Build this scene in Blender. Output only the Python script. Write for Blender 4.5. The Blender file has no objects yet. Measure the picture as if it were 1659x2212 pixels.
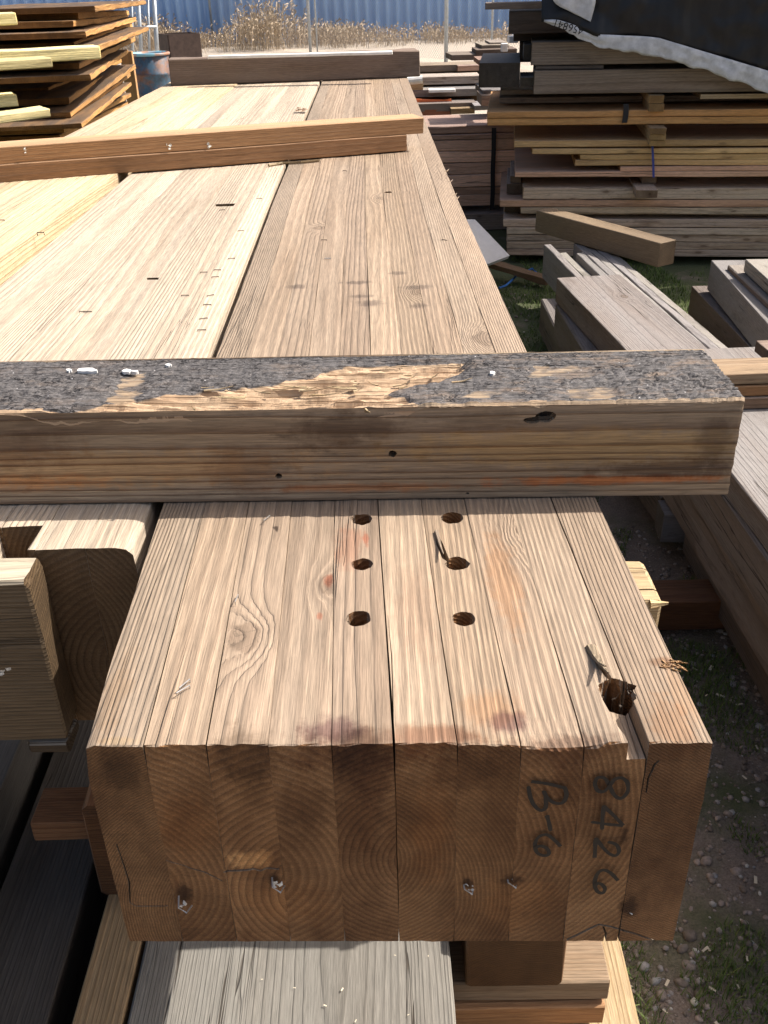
import bpy, bmesh, math, random
import numpy as np
from mathutils import Vector, Matrix, Euler, noise
random.seed(7); np.random.seed(7)
scene = bpy.context.scene
col = scene.collection
R = math.radians

# ---------------------------------------------------------------- camera
CH = 1.45; PITCH = R(30.0); ROLL = R(1.6); FPX = 2006.0; IW, IH = 1659, 2212
cam = bpy.data.cameras.new('camera'); camo = bpy.data.objects.new('camera', cam); col.objects.link(camo)
cam.sensor_fit = 'VERTICAL'; cam.sensor_height = 24.0; cam.lens = 24.0*FPX/IH
cam.clip_start = .02; cam.clip_end = 500
sp, cp, sr, cr = math.sin(PITCH), math.cos(PITCH), math.sin(ROLL), math.cos(ROLL)
FW = Vector((0, cp, -sp)); U0 = Vector((0, sp, cp)); R0 = Vector((1, 0, 0))
UP = U0*cr + R0*sr; RT = R0*cr - U0*sr
camo.matrix_world = Matrix(((RT.x, UP.x, -FW.x, 0), (RT.y, UP.y, -FW.y, 0), (RT.z, UP.z, -FW.z, CH), (0, 0, 0, 1)))
scene.camera = camo
scene.render.resolution_x = 768; scene.render.resolution_y = 1024

# ---------------------------------------------------------------- world, sun, exposure
SUN = Vector((.86, .28, 1.0)).normalized()
elev = math.asin(SUN.z); azim = math.atan2(SUN.x, SUN.y)
w = bpy.data.worlds.new('World'); scene.world = w; w.use_nodes = True
wn = w.node_tree.nodes; wl = w.node_tree.links
sky = wn.new('ShaderNodeTexSky'); sky.sky_type = 'NISHITA'; sky.sun_disc = False
sky.sun_elevation = elev; sky.sun_rotation = azim
sky.air_density = 1.0; sky.dust_density = 6.0; sky.ozone_density = .4
wl.new(sky.outputs[0], wn['Background'].inputs[0]); wn['Background'].inputs[1].default_value = .10
sl = bpy.data.lights.new('sun', 'SUN'); sl.energy = 4.6; sl.angle = R(.53); sl.color = (1, .925, .83)
so = bpy.data.objects.new('sun', sl); col.objects.link(so)
so.rotation_euler = SUN.to_track_quat('Z', 'Y').to_euler()
vs = scene.view_settings
vs.view_transform = 'Standard'; vs.look = 'None'; vs.exposure = .82; vs.gamma = 1; vs.use_curve_mapping = False

# ---------------------------------------------------------------- measuring helpers (photo point -> place at a known height / distance)
def ray(u, v): return FW + RT*((u-IW/2)/FPX) - UP*((v-IH/2)/FPX)
def Pz(u, v, z):
    d = ray(u, v); t = (z-CH)/d.z; return Vector((d.x*t, d.y*t, z))
def Py(u, v, y):
    d = ray(u, v); t = y/d.y; return Vector((d.x*t, y, CH+d.z*t))
def Pl(u, v, p, q):
    d = ray(u, v); nx, ny = -(q[1]-p[1]), q[0]-p[0]
    t = (nx*p[0]+ny*p[1])/(nx*d.x+ny*d.y); return Vector((d.x*t, d.y*t, CH+d.z*t))

# ---------------------------------------------------------------- node helper
class NT:
    def __init__(s, name):
        s.m = bpy.data.materials.new(name); s.m.use_nodes = True
        s.n = s.m.node_tree.nodes; s.l = s.m.node_tree.links
        s.b = s.n['Principled BSDF']; s.tc = s.n.new('ShaderNodeTexCoord')
    def put(s, sock, v):
        if hasattr(v, 'is_linked'): s.l.new(v, sock)
        else:
            if isinstance(v, (tuple, list)) and len(v) == 3 and sock.type == 'RGBA': v = (*v, 1)
            sock.default_value = v
    def math(s, op, a, b=None, c=None):
        n = s.n.new('ShaderNodeMath'); n.operation = op
        for i, v in enumerate((a, b, c)):
            if v is not None: s.put(n.inputs[i], v)
        return n.outputs[0]
    def vec(s, op, a, b=None, scale=None):
        n = s.n.new('ShaderNodeVectorMath'); n.operation = op; s.put(n.inputs[0], a)
        if b is not None: s.put(n.inputs[1], b)
        if scale is not None: s.put(n.inputs['Scale'], scale)
        return n.outputs['Value'] if op in ('LENGTH', 'DOT_PRODUCT') else n.outputs[0]
    def noise(s, v, scale=1, detail=2, rough=.5):
        n = s.n.new('ShaderNodeTexNoise'); s.put(n.inputs['Vector'], v)
        n.inputs['Scale'].default_value = scale; n.inputs['Detail'].default_value = detail; n.inputs['Roughness'].default_value = rough
        return n.outputs[0]
    def noise1(s, v, scale=1, detail=1):
        n = s.n.new('ShaderNodeTexNoise'); n.noise_dimensions = '1D'; s.put(n.inputs['W'], v)
        n.inputs['Scale'].default_value = scale; n.inputs['Detail'].default_value = detail
        return n.outputs[0]
    def voro(s, v, scale=1, feature='F1'):
        n = s.n.new('ShaderNodeTexVoronoi'); n.feature = feature; s.put(n.inputs['Vector'], v); n.inputs['Scale'].default_value = scale
        return n.outputs[0]
    def ramp(s, f, pts):
        n = s.n.new('ShaderNodeValToRGB'); s.put(n.inputs[0], f); e = n.color_ramp.elements
        while len(e) < len(pts): e.new(.5)
        for i, (p, c) in enumerate(pts):
            e[i].position = p; e[i].color = (c, c, c, 1) if not isinstance(c, tuple) else (*c, 1)
        return n.outputs[0]
    def sstep(s, f, a, b, lo=0., hi=1.):
        n = s.n.new('ShaderNodeMapRange'); n.interpolation_type = 'SMOOTHSTEP'; s.put(n.inputs[0], f)
        for i, v in enumerate((a, b, lo, hi)): s.put(n.inputs[i+1], v)
        return n.outputs[0]
    def mix(s, f, a, b, mode='MIX'):
        n = s.n.new('ShaderNodeMix'); n.data_type = 'RGBA'; n.blend_type = mode
        s.put(n.inputs[0], f); s.put(n.inputs[6], a); s.put(n.inputs[7], b); return n.outputs[2]
    def sep(s, v):
        n = s.n.new('ShaderNodeSeparateXYZ'); s.put(n.inputs[0], v); return n.outputs
    def attr(s, name, typ='OBJECT'):
        n = s.n.new('ShaderNodeAttribute'); n.attribute_type = typ; n.attribute_name = name; return n.outputs
    def bump(s, h, dist, strength=1.0):
        n = s.n.new('ShaderNodeBump'); s.put(n.inputs['Height'], h); n.inputs['Distance'].default_value = dist
        n.inputs['Strength'].default_value = strength; s.l.new(n.outputs[0], s.b.inputs['Normal'])

MATS = {}
def plain(name, c, rough=.6, metal=0, bumpscale=None, var=.25, spec=.4):
    if name in MATS: return MATS[name]
    t = NT(name); o = t.tc.outputs['Object']
    n = t.noise(o, bumpscale or 20, 4, .6)
    t.put(t.b.inputs['Base Color'], t.mix(1, c, t.ramp(n, [(.25, 1-var), (.75, 1+var*.4)]), 'MULTIPLY'))
    t.b.inputs['Roughness'].default_value = rough; t.b.inputs['Metallic'].default_value = metal
    t.b.inputs['Specular IOR Level'].default_value = spec
    if bumpscale: t.bump(n, .004, .6)
    MATS[name] = t.m; return t.m

def wood(name, early, late, contrast=.8, grey=0., greyc=(.30, .28, .26), topgrey=0., bump=.0006, blotch=.35, blotchc=(.25, .2, .17),
         cracks=.6, end=.62, endc=(1, .92, .78), spots=(), rough=.78, fibre=.45, tone=.3, saw=0., nails=0., soft_=False, wav=1., mould=0., endb=.5):
    t = NT(name); o = t.tc.outputs['Object']; N = t.sep(t.tc.outputs['Normal'])
    seed = t.attr('seed')[2]; pith = t.sep(t.attr('pith')[1]); tint = t.attr('tint')[1]
    sx = t.n.new('ShaderNodeCombineXYZ')
    for i, k in enumerate((3.17, 1.71, 2.39)): t.put(sx.inputs[i], t.math('MULTIPLY', seed, k))
    co = t.vec('ADD', o, sx.outputs[0])
    def str_(a, b, c): return t.vec('MULTIPLY', co, (a, b, c))
    n1 = t.noise(str_(8, .75, 8), 1, 2); n2 = t.noise(str_(50, 3.5, 50), 1, 2)
    p = t.sep(o)
    dx = t.math('SUBTRACT', p[0], pith[0]); dz = t.math('SUBTRACT', p[2], pith[2])
    r = t.math('SQRT', t.math('ADD', t.math('MULTIPLY', dx, dx), t.math('MULTIPLY', dz, dz)))
    r = t.math('MULTIPLY_ADD', t.math('SUBTRACT', n1, .5), .015*wav, r)
    r = t.math('MULTIPLY_ADD', t.math('SUBTRACT', n2, .5), .0017, r)
    kmask = None; nk = t.noise(t.vec('MULTIPLY', co, (55, 30, 55)), 1, 3, .6)
    for kn in ('knot_a', 'knot_b'):
        k = t.sep(t.attr(kn)[1])
        ex = t.math('SUBTRACT', p[0], k[0]); ey = t.math('MULTIPLY', t.math('SUBTRACT', p[1], k[1]), .6)
        d = t.math('SQRT', t.math('ADD', t.math('MULTIPLY', ex, ex), t.math('MULTIPLY', ey, ey)))
        kr = t.math('MAXIMUM', k[2], 1e-4); q = t.math('DIVIDE', d, kr)
        q = t.math('MULTIPLY_ADD', t.math('SUBTRACT', nk, .5), 1.1, q)
        g = t.math('EXPONENT', t.math('MULTIPLY', t.math('MULTIPLY', q, q), -.45))
        r = t.math('MULTIPLY_ADD', t.math('MULTIPLY', g, kr), 1.25, r)
        m = t.sstep(q, .95, .75); kmask = m if kmask is None else t.math('MAXIMUM', kmask, m)
    ph = t.math('DIVIDE', r, t.math('MAXIMUM', pith[1], .0004))
    ph = t.math('MULTIPLY_ADD', t.noise1(r, 38, 2), 1.6 if soft_ else 2.6, ph)
    f = t.math('FRACT', ph)
    lt = t.ramp(f, [(0, .08), (.25, .12), (.55, .7), (.78, 1), (.92, .75), (1, .1)] if soft_ else [(0, .03), (.35, .06), (.66, .35), (.86, 1), (.95, .95), (1, .03)])
    fib = t.noise(str_(850, 26, 850), 1, 3, .65)
    wide = t.noise(str_(4, .7, 4), 1, 2)
    mid = t.noise(str_(60, 3, 60), 1, 3, .6)
    e = t.sstep(t.math('ABSOLUTE', N[1]), .6, .8)
    cm = t.ramp(t.noise(str_(18, 1.4, 18), 1, 2), [(.3, .6), (.7, 1)])
    cm = t.math('MAXIMUM', cm, t.math('MULTIPLY', e, .75))
    c = t.mix(t.math('MULTIPLY', t.math('MULTIPLY', lt, contrast), cm), early, late)
    c = t.mix(t.math('MULTIPLY', t.math('MULTIPLY', lt, e), .42), c, t.mix(1, c, (.52, .40, .32), 'MULTIPLY'))
    c = t.mix(1, c, t.ramp(fib, [(.28, 1-fibre), (.72, 1+fibre*.35)]), 'MULTIPLY')
    c = t.mix(1, c, t.ramp(mid, [(.3, .93), (.7, 1.05)]), 'MULTIPLY')
    c = t.mix(1, c, t.ramp(wide, [(.3, 1-tone), (.7, 1+tone*.4)]), 'MULTIPLY')
    if grey or topgrey:
        gm = t.ramp(t.noise(str_(14, 1.6, 14), 1, 3, .6), [(.32, 0), (.62, 1)])
        gf = t.math('MULTIPLY', gm, grey)
        if topgrey:
            up = t.sstep(N[2], .4, .85); gf = t.math('MAXIMUM', gf, t.math('MULTIPLY', up, t.math('MULTIPLY_ADD', gm, topgrey*.35, topgrey*.65)))
        gcol = t.mix(t.math('MULTIPLY', lt, .45), greyc, tuple(x*.6 for x in greyc))
        gcol = t.mix(1, gcol, t.ramp(fib, [(.25, .68), (.75, 1.14)]), 'MULTIPLY')
        c = t.mix(gf, c, gcol)
    bl = t.ramp(t.noise(str_(11, 3.2, 11), 1, 4, .65), [(.56, 0), (.78, 1)])
    c = t.mix(t.math('MULTIPLY', bl, blotch), c, t.mix(1, c, blotchc, 'MULTIPLY'))
    if mould:
        mm = t.ramp(t.noise(t.vec('MULTIPLY', co, (75, 26, 75)), 1, 5, .72), [(.52, 0), (.72, 1)])
        mm = t.math('MULTIPLY', mm, t.ramp(t.noise(t.vec('MULTIPLY', co, (9, 5, 9)), 1, 3, .6), [(.38, .1), (.65, 1)]))
        c = t.mix(t.math('MULTIPLY', mm, mould), c, t.mix(1, c, (.34, .31, .31), 'MULTIPLY'))
    eb = t.ramp(t.noise(t.vec('MULTIPLY', co, (20, 20, 13)), 1, 4, .6), [(.4, 1), (.68, 0)])
    c = t.mix(t.math('MULTIPLY', e, t.math('MULTIPLY', t.ramp(wide, [(.35, 1), (.6, 0)]), endb*.5)), c, t.mix(1, c, (.6, .5, .42), 'MULTIPLY'))
    c = t.mix(t.math('MULTIPLY', t.math('MULTIPLY', t.math('SUBTRACT', 1, eb), e), endb), c, t.mix(1, c, (.42, .35, .30), 'MULTIPLY'))
    es = t.ramp(t.noise(t.vec('MULTIPLY', co, (22, 22, 420)), 1, 3, .6), [(.3, .86), (.7, 1.07)])
    c = t.mix(e, c, t.mix(1, c, es, 'MULTIPLY'))
    # knot wood
    kcr = t.sstep(t.math('ABSOLUTE', t.math('SUBTRACT', t.noise(t.vec('MULTIPLY', co, (120, 70, 120)), 1, 2), .5)), .03, .008)
    c = t.mix(t.math('MULTIPLY', kmask, .55), c, t.mix(t.math('MAXIMUM', t.math('MULTIPLY', lt, .6), kcr), tuple(x*.85 for x in late), tuple(x*.25 for x in late)))
    if saw:
        sw = t.noise(t.vec('MULTIPLY', co, (3, 170, 3)), 1, 2); sm = t.ramp(t.noise(co, 9, 2), [(.5, 0), (.62, 1)])
        c = t.mix(t.math('MULTIPLY', sm, saw), c, t.mix(1, c, t.ramp(sw, [(.35, .55), (.6, 1.05)]), 'MULTIPLY'))
    if nails:
        vv = t.voro(t.vec('MULTIPLY', co, (14, 5, 14)), 1); c = t.mix(t.math('MULTIPLY', t.sstep(vv, .13, .06), nails), c, (.05, .035, .025))
        c = t.mix(t.math('MULTIPLY', t.sstep(vv, .3, .06), nails*.45), c, (.12, .07, .04))
    cr_n = t.noise(str_(26, .7, 26), 1, 4, .55)
    crk = t.sstep(t.math('ABSOLUTE', t.math('SUBTRACT', cr_n, .5)), .010, .002)
    crk = t.math('MULTIPLY', crk, t.ramp(t.noise(str_(9, 1.3, 9), 1, 1), [(.55, 0), (.65, 1)]))
    e = t.sstep(t.math('ABSOLUTE', N[1]), .6, .8)
    crk = t.math('MULTIPLY', t.math('MULTIPLY', crk, cracks), t.math('SUBTRACT', 1, e))
    c = t.mix(crk, c, t.mix(1, c, (.22, .18, .15), 'MULTIPLY'))
    c = t.mix(t.math('MULTIPLY', e, 1.0), c, t.mix(1, c, tuple(end*x for x in endc), 'MULTIPLY'))
    if spots:
        sn = t.noise(co, 55, 4, .7); sf = t.noise(str_(260, 22, 260), 1, 3, .6)
        for (cx, cy, cz, rx, ry, rz, colr, stg) in spots:
            q = t.vec('LENGTH', t.vec('MULTIPLY', t.vec('SUBTRACT', o, (cx, cy, cz)), (1/rx, 1/ry, 1/rz)))
            q = t.math('MULTIPLY_ADD', t.math('SUBTRACT', sn, .5), 1.5, q); q = t.math('MULTIPLY_ADD', t.math('SUBTRACT', sf, .5), .8, q)
            c = t.mix(t.math('MULTIPLY', t.sstep(q, 1.05, .35), stg), c, t.mix(1, c, colr, 'MULTIPLY'))
    c = t.mix(1, c, tint, 'MULTIPLY')
    t.put(t.b.inputs['Base Color'], c)
    t.b.inputs['Roughness'].default_value = rough; t.b.inputs['Specular IOR Level'].default_value = .3
    h = t.math('MULTIPLY_ADD', fib, .55, t.math('MULTIPLY', lt, .75)); h = t.math('MULTIPLY_ADD', crk, -3., h); h = t.math('MULTIPLY_ADD', mid, .5, h)
    t.bump(h, bump*1.6, 1.0)
    return t.m

# ---------------------------------------------------------------- object helpers
GROUPN = {}
def tag(o, label=None, cat=None, group=None, kind=None):
    if label: o['label'] = label
    if cat: o['category'] = cat
    if group: o['group'] = group
    if kind: o['kind'] = kind
    return o
def empty(name, loc, label, cat, group=None, rot=(0, 0, 0)):
    o = bpy.data.objects.new(name, None); col.objects.link(o); o.location = loc; o.rotation_euler = rot
    o.empty_display_size = .05
    return tag(o, label, cat, group)
def link(name, me, mat=None, parent=None, loc=(0, 0, 0), rot=(0, 0, 0)):
    o = bpy.data.objects.new(name, me); col.objects.link(o)
    if mat and not me.materials: me.materials.append(mat)
    o.location = loc; o.rotation_euler = rot
    if parent: o.parent = parent
    return o
def woodprops(o, W=.1, H=.1, ring=.004, pith=None, tint=None, seed=None, ka=None, kb=None, vary=.14):
    s = random.random()*40 if seed is None else seed
    o['seed'] = s
    if pith is None: pith = (random.uniform(-.8, .8)*W, random.choice((-1, 1))*random.uniform(.4, 1.4)*H)
    o['pith'] = (float(pith[0]), float(ring), float(pith[1]))
    if tint is None:
        k = 1+random.uniform(-vary, vary); tint = (k, k*random.uniform(.97, 1.02), k*random.uniform(.93, 1.04))
    o['tint'] = tuple(float(x) for x in tint)
    o['knot_a'] = tuple(float(x) for x in (ka or (0, -9, 0))); o['knot_b'] = tuple(float(x) for x in (kb or (0, -9, 0)))
    return o
def mesh(name, v, f, smooth=False):
    me = bpy.data.meshes.new(name); me.from_pydata([tuple(p) for p in v], [], f); me.update()
    if smooth:
        for p in me.polygons: p.use_smooth = True
    return me
def nz(*p): return noise.noise(Vector(p))

def board_mesh(name, L, W, H, c=.002, ny=10, jit=.0012, sd=0, bow=0., sag=0., mids=0, endj=None):
    """sawn timber: length +y, width centred on x, bottom at z 0, eased uneven edges"""
    rows = []; c = min(c, .3*W, .3*H)
    prof = []
    def lin(a, b): return [(a[0]+(b[0]-a[0])*i/(mids+1), a[1]+(b[1]-a[1])*i/(mids+1)) for i in range(1, mids+1)]
    P = [(-W/2+c, 0), (W/2-c, 0), (W/2, c), (W/2, H-c), (W/2-c, H), (-W/2+c, H), (-W/2, H-c), (-W/2, c)]
    for i in range(8):
        prof.append(P[i])
        if i % 2 == 0 and mids: prof += lin(P[i], P[(i+1) % 8])
    n = len(prof); cx, cz = 0, H/2
    ys = [0, c*.8]+[c+(L-2*c)*i/ny for i in range(1, ny)]+[L-c*.8, L]
    v = []; f = []
    for j, y in enumerate(ys):
        k = 1-(c*.8/min(W, H)*1.2 if j in (0, len(ys)-1) else 0)
        for i, (x, z) in enumerate(prof):
            jx = nz(x*40+sd, y*9, z*40)*jit; jz = nz(x*40, y*9+sd, z*40+7)*jit
            t = y/L
            jy = nz(x*60+sd, z*60, j)*(jit if endj is None else endj) if j in (0, 1, len(ys)-2, len(ys)-1) else 0
            v.append((x*k+jx+bow*4*t*(1-t), y+jy, cz+(z-cz)*k+jz-sag*4*t*(1-t)))
    for j in range(len(ys)-1):
        for i in range(n):
            a = j*n+i; b = j*n+(i+1) % n; f.append((a, b, b+n, a+n))
    f = [tuple(q) for q in f]
    f.append(tuple(range(n-1, -1, -1))[::1]); f.append(tuple((len(ys)-1)*n+i for i in range(n)))
    me = mesh(name, v, f)
    bm = bmesh.new(); bm.from_mesh(me); bmesh.ops.recalc_face_normals(bm, faces=bm.faces); bm.to_mesh(me); bm.free()
    return me
SD = [0]
def board(name, L, W, H, mat, loc, yaw=0., pitch=0., roll=0., parent=None, label=None, cat=None, group=None, ring=.004, c=.002, ny=10, jit=.0015, tint=None,
          pith=None, ka=None, kb=None, bow=0., sag=0., seed=None, vary=.14, mids=0):
    SD[0] += 3.7
    me = board_mesh(name, L, W, H, c, ny, jit, SD[0], bow, sag, mids)
    o = link(name, me, mat, parent, loc, Euler((pitch, roll, yaw), 'XYZ'))
    woodprops(o, W, H, ring, pith, tint, seed, ka, kb, vary)
    if label: tag(o, label, cat, group)
    return o
def between(name, a, b, W, H, mat, side=0., **k):
    """timber whose bottom centre line runs from a to b"""
    a = Vector(a); b = Vector(b); d = b-a; L = d.length
    yaw = math.atan2(-d.x, d.y); pitch = math.asin(d.z/L)
    return board(name, L, W, H, mat, a, yaw, pitch, side, **k)

def gridbox(x0, x1, y0, y1, z0, z1, nx, ys, nzv, fn=None, c=.00022):
    """closed box with subdivided sides; fn moves each vertex"""
    idx = {}; v = []; f = []
    xs = [x0+(x1-x0)*i/nx for i in range(nx+1)]; zs = [z0+(z1-z0)*i/nzv for i in range(nzv+1)]
    ny = len(ys)-1
    def V(i, j, k):
        key = (i, j, k)
        if key not in idx:
            idx[key] = len(v)
            x, y, z = xs[i], ys[j], zs[k]
            ex = (i in (0, nx)); ez = (k in (0, nzv)); ey = (j in (0, ny))
            if ex and ez: x += c if i == 0 else -c; z += c*.6 if k == 0 else -c*.6
            p = (x, y, z)
            v.append(fn(*p, i, j, k) if fn else p)
        return idx[key]
    for j in range(ny):
        for i in range(nx):
            f.append((V(i, j, nzv), V(i+1, j, nzv), V(i+1, j+1, nzv), V(i, j+1, nzv)))
            f.append((V(i, j, 0), V(i, j+1, 0), V(i+1, j+1, 0), V(i+1, j, 0)))
        for k in range(nzv):
            f.append((V(0, j, k), V(0, j, k+1), V(0, j+1, k+1), V(0, j+1, k)))
            f.append((V(nx, j, k), V(nx, j+1, k), V(nx, j+1, k+1), V(nx, j, k+1)))
    for i in range(nx):
        for k in range(nzv):
            f.append((V(i, 0, k), V(i+1, 0, k), V(i+1, 0, k+1), V(i, 0, k+1)))
            f.append((V(i, ny, k), V(i, ny, k+1), V(i+1, ny, k+1), V(i+1, ny, k)))
    return v, f
def lamination(name, x0, x1, ys, z0, z1, fn, mat, parent, ring, pith, tint=None, seed=None, ka=None, kb=None, nx=5, nzv=8):
    v, f = gridbox(x0, x1, ys[0], ys[-1], z0, z1, nx, ys, nzv, fn)
    o = link(name, mesh(name, v, f), mat, parent)
    woodprops(o, .038, .18, ring, pith, tint, seed, ka, kb, .1)
    return o
def boolcut(o, cutters):
    for c in cutters:
        m = o.modifiers.new('cut', 'BOOLEAN'); m.object = c; m.operation = 'DIFFERENCE'; m.solver = 'EXACT'
    bpy.context.view_layer.update()
    dg = bpy.context.evaluated_depsgraph_get()
    me = bpy.data.meshes.new_from_object(o.evaluated_get(dg)); old = o.data
    o.modifiers.clear(); o.data = me; me.name = o.name
    bpy.data.meshes.remove(old)
def cutter(v, f):
    me = mesh('tool', v, f); bm = bmesh.new(); bm.from_mesh(me); bmesh.ops.recalc_face_normals(bm, faces=bm.faces); bm.to_mesh(me); bm.free()
    o = bpy.data.objects.new('tool', me); col.objects.link(o); return o
def drop(objs):
    for o in objs:
        me = o.data; bpy.data.objects.remove(o); bpy.data.meshes.remove(me)
def prism(poly, fn0, fn1):
    n = len(poly); v = [fn0(*p) for p in poly]+[fn1(*p) for p in poly]
    f = [tuple(range(n)), tuple(range(2*n-1, n-1, -1))]+[(i, n+i, n+(i+1) % n, (i+1) % n) for i in range(n)]
    return v, f
def tube(pts, r, n=6, closed=False):
    v = []; f = []; pts = [Vector(p) for p in pts]; m = len(pts)
    for i, p in enumerate(pts):
        d = (pts[min(i+1, m-1)]-pts[max(i-1, 0)]).normalized()
        a = d.orthogonal().normalized() if abs(d.z) < .9 else d.cross(Vector((1, 0, 0))).normalized(); b = d.cross(a)
        for k in range(n):
            t = 2*math.pi*k/n; v.append(p+(a*math.cos(t)+b*math.sin(t))*r)
    for i in range(m-1):
        for k in range(n):
            f.append((i*n+k, i*n+(k+1) % n, (i+1)*n+(k+1) % n, (i+1)*n+k))
    f.append(tuple(range(n-1, -1, -1))); f.append(tuple((m-1)*n+k for k in range(n)))
    return v, f
def lathe(prof, n=40):
    v = []; f = []
    for (r, z) in prof:
        for k in range(n):
            a = 2*math.pi*k/n; v.append((r*math.cos(a), r*math.sin(a), z))
    for i in range(len(prof)-1):
        for k in range(n): f.append((i*n+k, i*n+(k+1) % n, (i+1)*n+(k+1) % n, (i+1)*n+k))
    return v, f
def lerp_tab(tab, y):
    for (a, b), (c, d) in zip(tab, tab[1:]):
        if y <= c: return b+(d-b)*max(0, (y-a))/(c-a)
    return tab[-1][1]

# ---------------------------------------------------------------- wood kinds
T = 1.046; BOT = .86
W_GREYSTACK = wood('wood_weathered_stack', (.45, .35, .27), (.24, .17, .13), grey=.5, greyc=(.44, .40, .365), topgrey=.6, mould=.75, blotch=.65, cracks=.7, nails=.6)
W_REDSTACK = wood('wood_reddish', (.48, .30, .21), (.30, .17, .11), grey=.2, greyc=(.22, .19, .18), topgrey=.7, blotch=.5)
W_ORANGE = wood('wood_fresh_orange', (.56, .33, .15), (.42, .20, .08), contrast=.6, blotch=.3, cracks=.3, topgrey=.3, greyc=(.34, .27, .2), end=.9, nails=.25)
W_YELLOW = wood('wood_fresh_yellow', (.60, .43, .23), (.45, .28, .13), contrast=.6, blotch=.45, cracks=.3, topgrey=.35, greyc=(.34, .29, .24), end=.85, nails=.35)
W_DARK = wood('wood_dark_weathered', (.165, .13, .105), (.09, .07, .055), grey=.6, greyc=(.19, .17, .155), blotch=.5, topgrey=.4)
W_GREYBROWN = wood('wood_brown_grey_top', (.20, .142, .103), (.12, .08, .055), grey=.35, greyc=(.245, .228, .22), topgrey=1., mould=.55, blotch=.6, bump=.0008, cracks=.9)
W_GREYLAM = wood('wood_silver_grey', (.31, .275, .24), (.19, .16, .14), grey=.85, greyc=(.27, .255, .247), topgrey=1., mould=.5, blotch=.55, cracks=1.)
W_FOURBY = wood('wood_tan_four_by_four', (.40, .30, .20), (.29, .19, .115), grey=.15, blotch=.3)
W_STICK = wood('wood_tan_stick', (.43, .27, .145), (.30, .17, .085), contrast=.6, blotch=.35, topgrey=.25, greyc=(.5, .42, .32))
W_DUNNAGE = wood('wood_cream', (.55, .43, .27), (.40, .27, .14), contrast=.7, blotch=.35, end=.8)
W_SHEETS = wood('wood_barn_boards', (.58, .31, .11), (.42, .20, .065), topgrey=.95, greyc=(.085, .065, .055), grey=.15, blotch=.65, end=.62, contrast=.6)
W_GREYLOW = wood('wood_flat_grey', (.22, .205, .18), (.14, .128, .11), grey=.8, greyc=(.205, .197, .178), blotch=.2, cracks=.9)
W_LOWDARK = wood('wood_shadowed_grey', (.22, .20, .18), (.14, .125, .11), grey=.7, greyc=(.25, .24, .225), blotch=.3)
W_REDBLOCK = wood('wood_red_block', (.38, .19, .09), (.24, .10, .045), blotch=.4)

# ================================================================= GROUND
gt = NT('dirt_and_turf'); go = gt.tc.outputs['Object']; gp = gt.sep(go)
ga = gt.noise(go, 2.3, 5, .62); gb = gt.noise(go, 38, 5, .7); gc = gt.noise(go, 220, 3, .7)
dirt = gt.mix(gb, (.125, .097, .078), (.29, .235, .195))
dirt = gt.mix(1, dirt, gt.ramp(gc, [(.3, .6), (.7, 1.25)]), 'MULTIPLY')
turf = gt.mix(gc, (.03, .05, .014), (.09, .115, .035))
near = gt.mix(gt.ramp(gt.math('ADD', gt.math('SUBTRACT', ga, .07), gt.sstep(gp[1], 2.2, 4.0, 0., .22)), [(.44, 0), (.58, .85)]), dirt, turf)
pale = gt.mix(gb, (.34, .29, .235), (.46, .40, .33))
gcol = gt.mix(gt.sstep(gp[1], 8.5, 11.5), near, pale)
gt.put(gt.b.inputs['Base Color'], gcol); gt.b.inputs['Roughness'].default_value = .95
gt.bump(gt.math('ADD', gb, gt.math('MULTIPLY', gc, .5)), .012, .8)
xs = list(np.concatenate([np.linspace(-150, -6, 12), np.linspace(-5, .2, 14)[:-1], np.linspace(.2, 1.6, 70), np.linspace(1.8, 6, 14), np.linspace(8, 150, 12)]))
ys = list(np.concatenate([np.linspace(-60, .3, 8)[:-1], np.linspace(.3, 6, 150), np.linspace(6.5, 30, 40), np.linspace(34, 250, 10)]))
def gz(x, y):
    h = .012*nz(x*3, y*3, 1)+.007*nz(x*11, y*11, 4)+.004*nz(x*31, y*31, 9) if y < 9 else 0
    return h-.01
gv = [(x, y, gz(x, y)) for y in ys for x in xs]; nxg = len(xs)
gf = [(j*nxg+i, j*nxg+i+1, (j+1)*nxg+i+1, (j+1)*nxg+i) for j in range(len(ys)-1) for i in range(nxg-1)]
tag(link('ground', mesh('ground', gv, gf, True), gt.m), kind='structure')

# ================================================================= MAIN GLULAM BEAM
BC = [(.41, .0025), (.69, -.0045), (1.05, -.0105), (2.0, -.0215), (4.6, -.031), (5.2, -.033)]
FY = .416
def hp(u, v): p = Pz(u, v, T); return p
spots = []
def spot_top(u, v, ru, rv, c, s):
    p = Pz(u, v, T); q = Pz(u+ru, v, T); r_ = Pz(u, v-rv, T)
    spots.append((p.x, p.y, p.z, max(.003, abs(q.x-p.x)), max(.003, abs(r_.y-p.y)), .03, c, s))
def spot_front(u, v, ru, rv, c, s):
    p = Py(u, v, FY); q = Py(u+ru, v, FY); r_ = Py(u, v+rv, FY)
    spots.append((p.x, p.y, p.z, abs(q.x-p.x), .03, abs(r_.z-p.z), c, s))
spot_top(720, 1575, 90, 36, (.42, .30, .36), .8)
spot_top(1090, 1560, 55, 30, (.40, .28, .36), .75)
spot_top(930, 1590, 120, 30, (.75, .5, .4), .55)
spot_top(1060, 1530, 70, 60, (1.0, .72, .5), .55)
spot_top(1450, 1560, 70, 60, (1., .75, .55), .6)
spot_top(1090, 1250, 45, 120, (1., .72, .5), .6)
spot_top(900, 1320, 60, 120, (.8, .66, .6), .4)
spot_top(755, 1180, 40, 60, (1., .62, .5), .5)
spot_top(710, 1255, 14, 18, (1., .38, .25), .7)
spot_top(690, 1330, 8, 12, (1., .38, .25), .6)
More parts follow.
